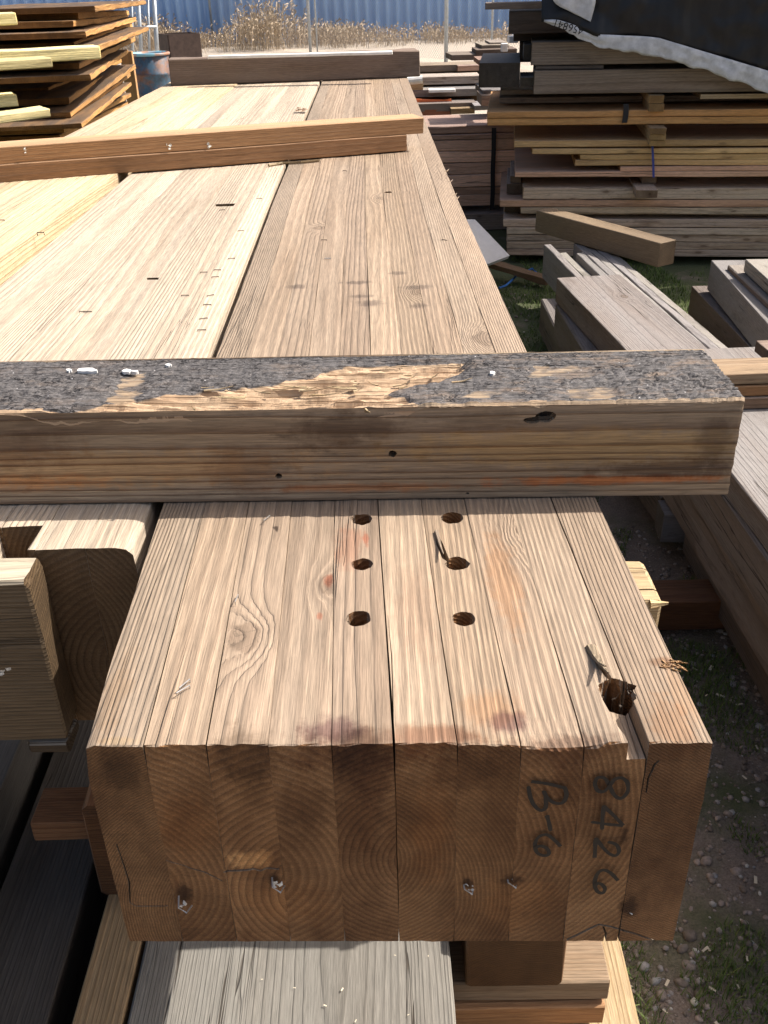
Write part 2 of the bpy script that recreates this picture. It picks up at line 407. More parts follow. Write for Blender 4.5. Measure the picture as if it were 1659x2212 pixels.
spot_top(790, 1165, 8, 20, (1., .35, .22), .6)
spot_top(1440, 1430, 40, 14, (.6, .42, .3), .7)
for u, v in [(780, 640), (770, 610), (900, 620), (905, 660), (640, 620), (860, 590), (800, 655)]:
    spot_top(u, v, random.uniform(25, 55), random.uniform(4, 9), (.35, .33, .36), .7)
spot_top(500, 440, 40, 12, (.6, .55, .5), .5)
spot_top(260, 1600, 60, 12, (1.25, 1.12, .8), .4)
spot_top(1220, 1600, 150, 22, (.45, .34, .3), .7)
spot_top(1480, 1500, 40, 90, (1.1, .85, .6), .4)
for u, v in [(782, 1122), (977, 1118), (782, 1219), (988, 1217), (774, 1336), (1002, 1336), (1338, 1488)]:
    p = Pz(u, v, T); spots.append((p.x, p.y, T-.075, .020, .020, .072, (.10, .085, .075), .95))  # hole interiors: shade painted into the wood colour, along with grime and iron stain
# front: iron halos round the fixings, dirt along the top, pale chip
for u, v, ru, rv in [(398, 1945, 22, 26), (590, 1905, 20, 18), (1010, 1905, 16, 14), (1105, 1895, 34, 14), (1355, 1945, 26, 26), (1345, 1790, 18, 30)]:
    spot_front(u, v, ru, rv, (.22, .18, .16), .85)
spot_front(250, 1680, 75, 60, (.35, .32, .3), .75)
spot_front(700, 1640, 130, 40, (.5, .4, .36), .6)
spot_front(1250, 1690, 110, 50, (.5, .42, .36), .6)
spot_front(540, 1700, 60, 60, (.5, .45, .4), .55)
spot_front(780, 1760, 60, 90, (.62, .5, .42), .5)
spot_front(540, 1866, 66, 24, (3.0, 3.3, 3.2), .85)
spot_front(1460, 1660, 60, 50, (1.25, 1.3, 1.35), .5)
spot_front(530, 1650, 85, 75, (.42, .38, .34), .8)
spot_front(660, 1740, 70, 80, (.55, .48, .42), .7)
spot_front(790, 1650, 70, 120, (.5, .4, .34), .8)
spot_front(1000, 1660, 110, 55, (.5, .42, .36), .7)
spot_front(400, 1800, 80, 90, (1.25, 1.12, .95), .7)
spot_front(620, 1960, 130, 60, (1.2, 1.1, .95), .6)
spot_front(930, 1800, 60, 120, (1.25, 1.1, .9), .6)
spot_front(1120, 1950, 120, 70, (1.2, 1.08, .9), .6)
spot_top(860, 1590, 260, 34, (.60, .48, .42), .6)
spot_top(250, 1500, 40, 110, (.85, .74, .62), .6)
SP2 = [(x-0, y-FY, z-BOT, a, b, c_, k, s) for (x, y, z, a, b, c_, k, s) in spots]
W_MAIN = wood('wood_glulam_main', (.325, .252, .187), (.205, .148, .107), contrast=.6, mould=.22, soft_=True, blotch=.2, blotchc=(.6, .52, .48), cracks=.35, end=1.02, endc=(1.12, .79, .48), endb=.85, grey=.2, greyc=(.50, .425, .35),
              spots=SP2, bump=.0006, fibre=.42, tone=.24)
beam = empty('glulam_beam', (0, FY, BOT), 'thick glued laminated beam marked B-6 8426 on its sawn end, six bolt holes on top', 'wooden beam')
H0 = T-BOT
def main_fn(x0l, x1l, sd):
    def fn(x, y, z, i, j, k):
        Y = y+FY
        bx = lerp_tab(BC, Y)
        top = z > H0-1e-3-.0005
        e = nz(x*30+sd, y*5, z*25)*.0006
        dz = 0; dy = 0
        if top:
            dz += nz(x*120+sd, y*14, 3)*.0007+nz(sd, y*2.2, 5)*.0008
            if j == 0: dz -= abs(nz(x*500+sd, 1.5, 0))*.002
        if x < XL+.0005 and z > H0-.03:      # worn left arris
            wn = (.0030*max(0, nz(y*9, 2, 2)+.25)+.0012*math.exp(-y/.04))*max(0, 1-y/.33); tz = (z-(H0-.03))/.03; dx_ = wn*tz; dz -= wn*1.3 if top else 0; e += dx_
        if top and y < .05 and .055 < x < .125: dz -= .006*math.exp(-y/.012)*math.exp(-((x-.10)/.03)**2)
        if j == 0:
            dy = nz(x*260+sd, z*260, 2)*.0010 - .03*x
            if top: dy += .0012+abs(nz(x*420, sd, 3))*.003
        elif y < .2: dy = -.03*x*(1-y/.2)
        return (x+bx+e, y+dy, z+dz)
    return fn
NL = 10; LW = .3835/NL; XL = -.19175
ys_main = [0, .0025, .006, .012]+list(np.linspace(.025, .75, 60))+list(np.linspace(.78, 4.5, 90))
# pith (x offset in laminations from the lamination centre, z), ring width, tint
LAM = [((2.4, .02), .0019, (.95, .95, .94)), ((-1.7, .06), .0046, (1.04, 1.0, .95)), ((1.5, .05), .0052, (1.06, 1.02, .98)), ((-1.3, .07), .0055, (1.0, .97, .94)),
       ((1.2, .085), .0042, (.97, .93, .90)), ((-1.3, .085), .0034, (1.12, 1.08, 1.02)), ((-2.6, .05), .0030, (1.0, .95, .88)), ((-1.9, .10), .0040, (.98, .93, .88)),
       ((-3.0, .13), .0037, (1.1, 1.08, 1.05)), ((6.5, .5), .0020, (.98, .94, .90))]
KN = {2: Pz(521, 1378, T), 3: Pz(668, 1262, T)}
lams = []
for i in range(NL):
    x0 = XL+i*LW; x1 = x0+LW
    g0 = g1 = .00006
    if i == 4: g1 = .0004
    if i == 5: g0 = .0003
    if i == 8: g1 = .0006
    pz_, ring, tint = LAM[i]
    ka = kb = None
    if i == 2: k = KN[2]; ka = (x0+.013, k.y-FY, .013)
    if i == 3: k = KN[3]; ka = (x1-.004, k.y-FY, .010)
    if i == 7: k = Pz(1150, 1150, T); ka = (k.x+.004, k.y-FY, .018)
    if i == 2: kb = (x0+.01, 1.35, .012)
    if i == 6: ka = (x0+.02, .93, .012); kb = (x0+.02, 2.2, .011)
    if i == 5: kb = (x0+.015, 1.6, .013)
    if i == 8: ka = (x0+.02, .72, .018)
    o = lamination('lamination', x0+g0, x1-g1, ys_main, 0, H0, main_fn(x0, x1, i*7.3), W_MAIN, beam, ring, (x0+LW/2+pz_[0]*LW, pz_[1]), tint, 3.3*i+1.7, ka, kb)
    lams.append(o)
# bolt holes
def hole(p, r, depth, rag=.08, sd=0, nseg=28, tip=(0, 0)):
    v = []; f = []
    levels = [T-depth, T-.012, T-.004, T+.01]
    for li, z in enumerate(levels):
        for k in range(nseg):
            a = 2*math.pi*k/nseg; rr = r*(1+rag*nz(math.cos(a)*2+sd, math.sin(a)*2, li*.7))*(1+(.05 if li >= 2 else 0))
            v.append((p.x+rr*math.cos(a), p.y+rr*math.sin(a), z))
    for li in range(3):
        for k in range(nseg): f.append((li*nseg+k, li*nseg+(k+1) % nseg, (li+1)*nseg+(k+1) % nseg, (li+1)*nseg+k))
    f.append(tuple(range(nseg-1, -1, -1))); f.append(tuple(3*nseg+k for k in range(nseg)))
    return cutter(v, f)
hs = []
for n_, (u, v) in enumerate([(782, 1122), (977, 1118), (782, 1219), (988, 1217), (774, 1336), (1002, 1336)]):
    p = Pz(u, v, T); hs.append((p, hole(p, .0086+.0006*math.sin(n_*2.3), .15, .17, n_*3.1)))
kp = Pz(1338, 1488, T)
hs.append((kp, hole(kp, .0105, .09, .6, 41)))
p = Pz(838, 415, T); hs.append((p, hole(p, .008, .03, .3, 11)))
# broken groove from the ragged hole to the front
groove = [(1375, 1640), (1330, 1560), (1300, 1510), (1292, 1488), (1305, 1470), (1330, 1466), (1352, 1478), (1362, 1500), (1372, 1530), (1412, 1640)]
gp_ = [Pz(u, v, T) for u, v in groove]
xr = XL+9*LW+.0012
def gtop(p): return (min(p.x, xr+lerp_tab(BC, p.y)), p.y, T+.02)
def gbot(p):
    t = max(0, min(1, (kp.y-p.y)/(kp.y-FY)))
    return (min(p.x, xr+lerp_tab(BC, p.y)), p.y, T-.013+.002*nz(p.x*90, p.y*90, 0))
pp = []
for a, b in zip(gp_, gp_[1:]):
    for s in (0, .33, .66):
        q = a.lerp(b, s); w_ = .0012*nz(q.x*400, q.y*300, 5); pp.append((Vector((q.x+w_, q.y+w_, T)),))
pp.append((gp_[-1],))
v, f = prism(pp, gbot, gtop); gcut = cutter(v, f); hs.append((Vector((kp.x, FY+.03, T)), gcut))
# split beside the raised splinter, long hole by the far bolts, void in the front, broken lower corner
def slit(pts, zt, zb, w0):
    a = [Pz(u, v, T) for u, v in pts]; L = []; Rr = []
    for i, q in enumerate(a):
        t = i/(len(a)-1); ww = w0*math.sin(math.pi*(.05+.9*t)); L.append(Vector((q.x-ww, q.y, T))); Rr.append(Vector((q.x+ww, q.y, T)))
    poly = [(q,) for q in L+Rr[::-1]]
    v, f = prism(poly, lambda q: (q.x, q.y, T-zb), lambda q: (q.x, q.y, T+.01)); return cutter(v, f)
hs.append((Pz(1310, 1440, T), slit([(1270, 1395), (1290, 1425), (1312, 1460), (1330, 1480)], 0, .012, .0022)))
hs.append((Pz(955, 1180, T), slit([(941, 1145), (950, 1175), (962, 1205), (975, 1217)], 0, .010, .0030)))
hs.append((Pz(850, 1450, T), slit([(838, 1330), (846, 1420), (849, 1520), (851, 1612)], 0, .03, .0004)))
def fslit(pts, w0, depth=.012):
    a = [Py(u, v, FY) for u, v in pts]; A = []; B = []
    for i, q in enumerate(a):
        d = (a[min(i+1, len(a)-1)]-a[max(i-1, 0)]).normalized(); nrm = Vector((-d.z, 0, d.x))
        ww = w0*(.5+.5*abs(nz(i*1.3, 2, 5))); A.append(q+nrm*ww); B.append(q-nrm*ww)
    poly = [(q,) for q in A+B[::-1]]
    v, f = prism(poly, lambda q: (q.x, FY-.03, q.z), lambda q: (q.x, FY+depth, q.z)); return cutter(v, f)
hs.append((Py(550, 1893, FY), fslit([(481, 1893), (505, 1889), (530, 1887), (548, 1884), (562, 1888), (575, 1882), (603, 1884)], .0013, .02)))
hs.append((Py(1240, 2010, FY), fslit([(1195, 2040), (1225, 2018), (1262, 2000), (1290, 1986), (1320, 1990), (1370, 2004), (1420, 2022), (1450, 2032)], .0014, .03)))
hs.append((Py(1300, 2010, FY), fslit([(1300, 1990), (1306, 2005), (1300, 2036)], .0012, .03)))
hs.append((Py(285, 1950, FY), fslit([(247, 1838), (262, 1880), (275, 1920), (277, 1965), (290, 1972), (360, 1970)], .0008, .01)))
hs.append((Py(400, 1890, FY), fslit([(355, 1870), (395, 1882), (440, 1893), (478, 1912)], .0007, .01)))
hs.append((Py(1390, 1640, FY), fslit([(1392, 1700), (1396, 1670), (1410, 1640), (1420, 1632)], .0009, .012)))
bpy.context.view_layer.update()
for o in lams:
    vx = [v.co.x for v in o.data.vertices if v.co.y < .75]; lo, hi = min(vx), max(vx)
    cs = []
    for p, c in hs:
        cx = [v.co.x for v in c.data.vertices]
        if max(cx) > lo-.001 and min(cx) < hi+.001: cs.append(c)
    if cs: boolcut(o, cs)
drop([c for _, c in hs])

M_INK = plain('marker_ink', (.012, .011, .012), .5)
def zz(x, y): return ((1224+x/1.355)/1.4756, (2300+y/1.355)/1.4756)
strokes = [
 [(632, 238), (700, 246), (776, 262)], [(776, 262), (782, 295), (765, 326), (728, 326), (700, 305), (686, 280)], [(692, 300), (694, 345), (672, 360), (645, 340), (628, 305), (620, 262)],
 [(698, 380), (706, 408), (713, 442)],
 [(757, 512), (725, 480), (695, 462), (662, 474), (647, 505), (655, 538), (682, 552), (706, 545), (702, 524), (682, 512), (662, 512), (649, 520)],
 [(965, 244), (945, 214), (915, 210), (902, 236), (915, 266), (942, 268), (965, 244), (985, 216), (1015, 208), (1040, 228), (1040, 268), (1012, 296), (984, 282), (965, 244)],
 [(1022, 412), (960, 408), (892, 400)], [(1022, 412), (985, 372), (940, 332)], [(940, 332), (934, 375), (932, 425)],
 [(900, 552), (903, 510), (906, 470), (930, 500), (960, 530), (988, 540), (1004, 520), (992, 492), (962, 482)],
 [(1000, 646), (965, 612), (932, 602), (908, 625), (900, 665), (912, 694), (934, 700), (944, 682), (932, 664), (914, 658), (901, 668)]]
v = []; f = []; ly = 0
def disc(q, r_, y):
    b = len(v)
    for k in range(10): a = 2*math.pi*k/10; v.append((q.x+r_*math.cos(a), y-.03*q.x, q.z+r_*math.sin(a)))
    f.append(tuple(range(b, b+10)))
for s in strokes:
    pts = [Py(*zz(*p), FY) for p in s]; fine = []
    for i in range(len(pts)-1):
        p0 = pts[max(i-1, 0)]; p1 = pts[i]; p2 = pts[i+1]; p3 = pts[min(i+2, len(pts)-1)]
        for tt in (0, .25, .5, .75):
            fine.append(.5*((2*p1)+(p2-p0)*tt+(2*p0-5*p1+4*p2-p3)*tt*tt+(3*p1-p0-3*p2+p3)*tt**3))
    fine.append(pts[-1])
    for i in range(len(fine)-1):
        a, b_ = fine[i], fine[i+1]; d = (b_-a)
        if d.length < 1e-6: continue
        d.normalize(); n_ = Vector((-d.z, 0, d.x)); ly += 1; y = FY-.0014-.000004*ly
        wa = .00135*(1+.25*nz(a.x*200, a.z*200, 1)); wb = .00135*(1+.25*nz(b_.x*200, b_.z*200, 1))
        k = len(v)
        for q, ww in ((a, wa), (b_, wb)):
            v.append((q.x+n_.x*ww, y-.03*q.x, q.z+n_.z*ww)); v.append((q.x-n_.x*ww, y-.03*q.x, q.z-n_.z*ww))
        f.append((k, k+1, k+3, k+2)); ly += 1; disc(b_, wb*.98, FY-.0014-.000004*ly)
o = link('handwriting', mesh('handwriting', [(x, y-FY, z-BOT) for x, y, z in v], f), M_INK, beam)

M_WIRE = plain('staple_wire', (.50, .50, .50), .4, .7)
M_RUST = plain('rusty_wire', (.07, .05, .04), .7, .3)
M_PAPER = plain('paper_scrap', (.68, .66, .60), .9)
def staple(p, leng, ang, mat, parent, off, h=.004, r=.0006):
    d = Vector((math.cos(ang), math.sin(ang), 0))*leng/2
    pts = [p-d+Vector((0, 0, -.003)), p-d+Vector((0, 0, h)), p+d+Vector((0, 0, h*.7)), p+d+Vector((0, 0, -.003))]
    v, f = tube(pts, r, 5)
    return link('staple', mesh('staple', [Vector(q)-Vector(off) for q in v], f), mat, parent)
OFF = (0, FY, BOT)
for (u, v_, ang) in [(400, 1485, 1.1), (397, 1497, .9), (512, 1300, 1.5), (577, 1126, 1.2)]:
    staple(Pz(u, v_, T), .011, ang, M_WIRE, beam, OFF, .004, .00045)
for (u, v_) in [(745, 370), (700, 520), (708, 560), (960, 520)]:
    staple(Pz(u, v_, T), .010, random.uniform(-.6, .6), random.choice((M_RUST, M_WIRE)), beam, OFF, .002, .0007)
def scrap(p, size, parent, off, mat, nrm=Vector((0, -1, 0)), n=5, name='paper_scrap'):
    v = []; f = []
    for k in range(n):
        c = Vector((random.uniform(-1, 1)*size*.6, -random.uniform(.1, .5)*size, random.uniform(-1, 1)*size*.8))
        b = len(v); a0 = random.uniform(0, 3)
        for q in range(4):
            a = a0+q*1.57; s = size*random.uniform(.25, .6); v.append(p+c+Vector((s*math.cos(a), random.uniform(-.4, .4)*size, s*math.sin(a)*.8))-Vector(off))
        f += [(b, b+1, b+2), (b, b+2, b+3)]
    me = mesh(name, v, f); o = link(name, me, mat, parent)
    m = o.modifiers.new('s', 'SOLIDIFY'); m.thickness = .0004
    return o
for (u, v_, s) in [(398, 1952, .0035), (600, 1908, .0042), (1012, 1912, .004), (1106, 1898, .0034), (1356, 1955, .0042)]:
    p = Py(u, v_, FY); scrap(p, s, beam, OFF, M_PAPER)
    a = p+Vector((-.003, -.004, .001)); vv, ff = tube([p+Vector((-.004, .004, .003)), a, p+Vector((.002, -.005, -.003)), p+Vector((.004, .003, -.006))], .0006, 5)
    link('staple', mesh('staple', [Vector(q)-Vector(OFF) for q in vv], ff), M_WIRE, beam)
# raised splinters and torn fibres on the beam
def splinter(pts, w_, lift, parent, off, mat, name='splinter', thick=.0025):
    a = [Vector(p) for p in pts]; v = []; f = []; n = len(a)
    for i, p in enumerate(a):
        t = i/(n-1); ww = w_*(1-t*.85); z = lift*t*t
        d = (a[min(i+1, n-1)]-a[max(i-1, 0)]).normalized(); s = Vector((-d.y, d.x, 0))
        for sx_, sz_ in ((-1, 0), (1, 0), (.6, 1), (-.6, 1)): v.append(p+s*ww*sx_+Vector((0, 0, z+thick*sz_*(1-t*.6)))-Vector(off))
    for i in range(n-1):
        for k in range(4): f.append((i*4+k, i*4+(k+1) % 4, i*4+4+(k+1) % 4, i*4+4+k))
    f += [(3, 2, 1, 0), tuple((n-1)*4+k for k in range(4))]
    o = link(name, mesh(name, v, f), mat, parent); woodprops(o, .01, .01, .002); return o
splinter([Pz(*q, T) for q in [(1276, 1398), (1284, 1420), (1294, 1448), (1304, 1474)]], .0042, .013, beam, OFF, W_MAIN)
splinter([Pz(*q, T) for q in [(1290, 1420), (1300, 1445), (1312, 1470)]], .003, .006, beam, OFF, W_MAIN)
splinter([Pz(*q, T) for q in [(943, 1150), (950, 1180), (958, 1212)]], .0022, .006, beam, OFF, W_MAIN)
for k in range(9):
    q = kp+Vector((random.uniform(-.012, .010), random.uniform(-.010, .013), -.006)); e_ = q+Vector((random.uniform(-.006, .006), random.uniform(-.006, .008), 0))
    splinter([q, q.lerp(e_, .5), e_], .0009, random.uniform(.003, .011), beam, OFF, W_DARK, 'torn_fibre', .001)
for k in range(16):
    q = Pz(1425+k*3+random.uniform(-6, 6), 1432+random.uniform(-10, 14), T); e_ = q+Vector((random.uniform(.002, .007), random.uniform(-.007, .002), 0))
    splinter([q, q.lerp(e_, .5), e_], .0007, random.uniform(.000, .002), beam, OFF, W_ORANGE, 'torn_fibre', .001)
for (u, v_) in [(972, 395), (980, 425), (985, 432), (964, 372)]:
    q = Pz(u-4, v_, T-.002); splinter([q, q+Vector((.006, .004, 0)), q+Vector((.012, .014, 0))], .003, .004, beam, OFF, W_MAIN)

# ================================================================= MIDDLE GLULAM BEAM
W_MID = wood('wood_glulam_pale', (.54, .447, .352), (.40, .31, .226), contrast=.6, soft_=True, blotch=.25, blotchc=(.55, .47, .4), cracks=.25, end=.40, endc=(1.1, .84, .56), bump=.0006, fibre=.4, grey=.15, greyc=(.5, .46, .41))
MY = .652
mid = empty('glulam_beam', (0, MY, BOT), 'pale bleached laminated beam lying between the other two, slot cut in its near end', 'wooden beam')
MR = [(.65, -.2065), (1.07, -.2145), (2.46, -.2255), (4.5, -.2345), (5.2, -.236)]
ys_mid = [0, .0025, .006, .012]+list(np.linspace(.03, .3, 26))+list(np.linspace(.33, 4.2, 90))
mlams = []
for i in range(9):
    wl_ = .0412; x1 = -i*wl_; x0 = x1-wl_
    def mfn(x, y, z, i_, j, k, sd=i*5.1, i=i):
        Y = y+MY; t = (Y-.65)/4.; bx = lerp_tab(MR, Y)
        top = z > H0-.0015
        e = nz(x*30+sd, y*5, z*25)*.0006; dz = dy = dx = 0
        if top: dz = nz(x*120+sd, y*14, 3)*.0007+nz(sd, y*2.2, 5)*.0008
        if i == 0 and x > -.024:     # worn right arris, heavier at the near end
            wr = (.007*math.exp(-y/.05)+.001); a = max(0, 1-(-x)/.018)
            if z > H0-.03: dz -= wr*a*a*(z-(H0-.03))/.03
            if x > -.001 and z > H0-.05: dx -= .35*wr*(z-(H0-.05))/.05
        if j == 0:
            dy = nz(x*260+sd, z*260, 2)*.0012
            if top: dy += .001+abs(nz(x*420, sd, 3))*.003
        return (x*(1+.0*t)+bx+e+dx, y+dy, z+dz)
    tint = random.uniform(.93, 1.07)
    pt = [(-2.2, .09), (1.6, .06), (2.6, .12), (-.9, -.03), (.8, .05), (-1.3, .1), (1.8, .1), (-.8, -.05), (2, .0)][i]
    ka = {1: (x0+.012, .52, .014), 3: (x0+.02, 1.4, .02), 4: (x0+.02, 2.6, .018)}.get(i)
    o = lamination('lamination', x0+.0001, x1-.0001, ys_mid, 0, H0, mfn, W_MID, mid, [.0045, .0062, .0046, .005, .004, .0055, .003, .005, .004][i], ((x0+x1)/2-.2165+pt[0]*wl_, pt[1]),
                   (tint, tint, tint*.98), 60+i*2.9, ka)
    mlams.append(o)
def boxcut(x0, x1, y0, y1, z0, z1, j=.0):
    pts = [(x, y, z) for z in (z0, z1) for (x, y) in ((x0, y0), (x1, y0), (x1, y1), (x0, y1))]
    pts = [(a+random.uniform(-j, j), b+random.uniform(-j, j), c) for a, b, c in pts]
    return cutter(pts, [(0, 1, 2, 3), (4, 5, 6, 7), (0, 1, 5, 4), (1, 2, 6, 5), (2, 3, 7, 6), (3, 0, 4, 7)])
cut1 = boxcut(-.333, -.2955, MY-.02, .693, T-.055, T+.02, .0015)
p = Pz(487, 443, T); cut2 = boxcut(p.x-.020, p.x+.020, p.y-.012, p.y+.012, T-.03, T+.02, .004)
p = Pz(330, 602, T); cut3 = boxcut(p.x-.010, p.x+.010, p.y-.005, p.y+.005, T-.02, T+.02, .002)
for o in mlams:
    vx = [q.co.x for q in o.data.vertices]; lo, hi = min(vx), max(vx); boolcut(o, [c for c in (cut1, cut2, cut3) if max(q.co.x for q in c.data.vertices) > lo and min(q.co.x for q in c.data.vertices) < hi])
drop([cut1, cut2, cut3])
for (u, v_, a) in [(480, 455, .5), (440, 590, .2), (465, 600, .3), (470, 585, .1), (455, 640, .6), (448, 660, 0), (440, 690, .4), (436, 715, .2), (500, 560, .3), (520, 500, .4), (560, 430, .2), (400, 640, .1), (190, 675, 0), (180, 675, .1)]:
    staple(Pz(u, v_, T), .011, a, M_RUST, mid, (0, MY, BOT), .002, .0007)
blk = empty('nailed_block', (-.40, .607, .875), 'rough end board nailed across the slotted near end of the pale beam', 'wood block')
W_BLOCK = wood('wood_end_block', (.20, .142, .088), (.12, .08, .048), contrast=.6, blotch=.6, topgrey=.9, greyc=(.6, .53, .43), cracks=.7)
o = board('block_body', .236, .036, .169, W_BLOCK, (-.117, .0215, 0), yaw=R(90), parent=blk, ring=.0035, c=.003, jit=.002, ny=16, pith=(.1, -.2), mids=2); o.location = (.117, .0215, 0)
o = board('lower_lip', .036, .034, .012, W_BLOCK, (.117, .018, -.0125), yaw=R(90), parent=blk, ring=.003, tint=(.6, .6, .6))
scrap(Vector((-.318, .606, .955)), .006, blk, (-.40, .607, .875), M_PAPER, n=3, name='white_flake')

# ================================================================= LEFT BEAM
W_LEFT = wood('wood_glulam_yellow', (.66, .51, .34), (.48, .33, .18), contrast=.65, blotch=.3, blotchc=(.6, .5, .38), cracks=.5, end=.6, bump=.0006, grey=.2, greyc=(.5, .45, .37))
lb = empty('glulam_beam', (0, .9, BOT), 'yellowish laminated beam furthest left, its lit orange side facing the gap', 'wooden beam')
LR = [(.9, -.652), (1.585, -.639), (2.374, -.624), (3.19, -.606), (4.5, -.599), (5.2, -.598)]
for i in range(8):
    wl_ = .0412; x1 = -i*wl_; x0 = x1-wl_
    def lfn(x, y, z, i_, j, k, sd=i*4.3):
        bx = lerp_tab(LR, y+.9)
        return (x+bx+nz(x*30+sd, y*5, z*25)*.0012, y, z+(nz(x*110+sd, y*10, 3)*.001 if z > .15 else 0)+.004)
    o = lamination('lamination', x0+.0002, x1-.0002, list(np.linspace(0, 3.95, 70)), 0, H0, lfn, W_LEFT, lb, random.choice((.003, .004, .0055)), ((x0+x1)/2-.62+random.uniform(-2, 2)*wl_, random.uniform(-.05, .12)), None, 120+i*3.7,
                   (x0+.02, random.uniform(.8, 3.4), random.choice((.0, .012, .016))))
for (u, v_) in [(85, 505), (120, 488), (0, 478), (528, 300), (530, 276), (60, 540)]:
    p = Pz(u+3, v_, T+.004)
    if p.x < -.62: staple(p, .012, random.uniform(-.5, .5), M_RUST, lb, (0, .9, BOT), .003, .001)

# ================================================================= FRONT CROSS TIMBER (tarred top)
xa, ya = -1.15, .753; xb, yb = .303, .7115
DIR = Vector((xb-xa, yb-ya, 0)); CL = DIR.length; CY = math.atan2(-DIR.x, DIR.y)
CWID = .118; CHT = .091
ct = NT('tarred_timber')
# reuse the wood look for the bare wood, add the tar coat by a painted mask
CSP = []
for (s_, z_, rs, rz, c_, k_) in [(.13, .048, .22, .022, (1.35, 1.2, .85), .8), (.10, .016, .13, .006, (1.5, .72, .36), .9), (.32, .012, .10, .006, (1.3, .75, .45), .7), (.05, .026, .10, .012, (.42, .36, .34), .85), (.55, .035, .25, .022, (1.35, 1.1, .75), .6),
        (.62, .055, .07, .02, (.6, .5, .45), .7), (.80, .04, .06, .03, (.5, .42, .4), .7), (.42, .03, .05, .03, (.6, .5, .46), .6), (.02, .055, .02, .03, (.45, .42, .42), .7), (.33, .070, .06, .02, (.45, .4, .38), .8), (.22, .075, .05, .012, (.6, .55, .5), .6), (.70, .02, .2, .012, (1.3, .85, .55), .6), (.9, .03, .03, .035, (.55, .48, .45), .6)]:
    CSP.append((CWID/2, CL-s_, z_, .03, rs, rz, c_, k_))
W_CROSS = wood('wood_cross_timber', (.50, .37, .24), (.22, .125, .07), contrast=.95, wav=1.8, grey=.3, greyc=(.33, .28, .225), mould=.8, spots=CSP, blotch=.8, blotchc=(.40, .29, .23), cracks=.9, end=.8, bump=.0008, saw=.0, tone=.4, nails=.0)
def add_tar(m):
    nt = m.node_tree; t = NT.__new__(NT); t.m = m; t.n = nt.nodes; t.l = nt.links; t.b = nt.nodes['Principled BSDF']; t.tc = nt.nodes['Texture Coordinate']
    o = t.tc.outputs['Object']; a = t.attr('tar', 'GEOMETRY')[2]; fr = t.attr('fresh', 'GEOMETRY')[2]
    base = t.b.inputs['Base Color'].links[0].from_socket
    n = t.noise(t.vec('MULTIPLY', o, (60, 25, 60)), 1, 4, .7); n3 = t.noise(o, 900, 3, .7); n4 = t.noise(t.vec('MULTIPLY', o, (420, 130, 420)), 1, 4, .7)
    mk = t.sstep(t.math('MULTIPLY_ADD', t.math('SUBTRACT', n, .5), .9, a), .42, .58)
    tarc = t.mix(t.ramp(n4, [(.3, 0), (.7, 1)]), (.024, .022, .023), (.15, .142, .143))
    tarc = t.mix(1, tarc, t.ramp(n3, [(.3, .6), (.7, 1.3)]), 'MULTIPLY')
    tarc = t.mix(t.math('MULTIPLY', t.sstep(n, .48, .68, 0., .6), t.sstep(t.sep(o)[1], CL-.45, CL-.1, .35, 1.)), tarc, (.20, .145, .105))
    wv = t.vec('ADD', t.vec('MULTIPLY', o, (170, 95, 170)), t.vec('SCALE', t.vec('MULTIPLY', o, (0, 0, 0)), scale=1.))
    nv = t.n.new('ShaderNodeTexNoise'); t.put(nv.inputs['Vector'], o); nv.inputs['Scale'].default_value = 150
    wv = t.vec('ADD', wv, t.vec('SCALE', nv.outputs['Color'], scale=1.6))
    ck = t.math('MULTIPLY', t.sstep(t.voro(wv, 1, 'DISTANCE_TO_EDGE'), .10, .02), t.ramp(t.noise(o, 45, 3), [(.42, 0), (.6, 1)]))
    tarc = t.mix(ck, tarc, (.010, .009, .010))
    sp_ = t.voro(t.vec('MULTIPLY', o, (90, 90, 90)), 1); tarc = t.mix(t.sstep(sp_, .075, .03), tarc, (.5, .49, .5))
    frc = t.mix(t.noise(t.vec('MULTIPLY', o, (200, 14, 200)), 1, 3, .6), (.27, .17, .10), (.54, .41, .28))
    frc = t.mix(t.ramp(t.noise(t.vec('MULTIPLY', o, (70, 9, 70)), 1, 4, .7), [(.5, 0), (.75, .75)]), frc, (.30, .175, .10))
    c = t.mix(t.sstep(t.math('MULTIPLY_ADD', t.math('SUBTRACT', n, .5), .5, fr), .4, .6), base, frc)
    c = t.mix(mk, c, tarc); t.l.new(c, t.b.inputs['Base Color'])
add_tar(W_CROSS)
ctop = T+CHT
def cx_of(u, v):   # photo point on the timber's top -> (along, across)
    p = Pz(u, v, ctop)-Vector((xa, ya, 0)); d = DIR.normalized(); n_ = Vector((-d.y, d.x, 0)); return (p.x*d.x+p.y*d.y, p.x*n_.x+p.y*n_.y)
torn = [cx_of(*q) for q in [(40, 895), (120, 886), (300, 862), (430, 846), (600, 826), (690, 803), (740, 788), (1005, 780), (1000, 800), (950, 822), (870, 838), (840, 850), (905, 872), (870, 890), (600, 915), (400, 915), (60, 915)]]
patches = [[cx_of(*q) for q in P_] for P_ in ([(215, 870), (265, 812), (325, 800), (300, 868)], [(1140, 815), (1150, 788), (1290, 788), (1275, 815)], [(1210, 860), (1230, 835), (1330, 832), (1330, 862)],
   [(985, 862), (1010, 842), (1080, 838), (1120, 828), (1060, 858)], [(1450, 885), (1420, 868), (1500, 862), (1530, 885)], [(1235, 885), (1260, 872), (1340, 872), (1330, 885)], [(960, 850), (985, 845), (1000, 870), (960, 872)])]
def inside(poly, x, y):
    r_ = False; n = len(poly)
    for i in range(n):
        (x1, y1), (x2, y2) = poly[i], poly[(i+1) % n]
        if (y1 > y) != (y2 > y) and x < (x2-x1)*(y-y1)/(y2-y1)+x1: r_ = not r_
    return r_
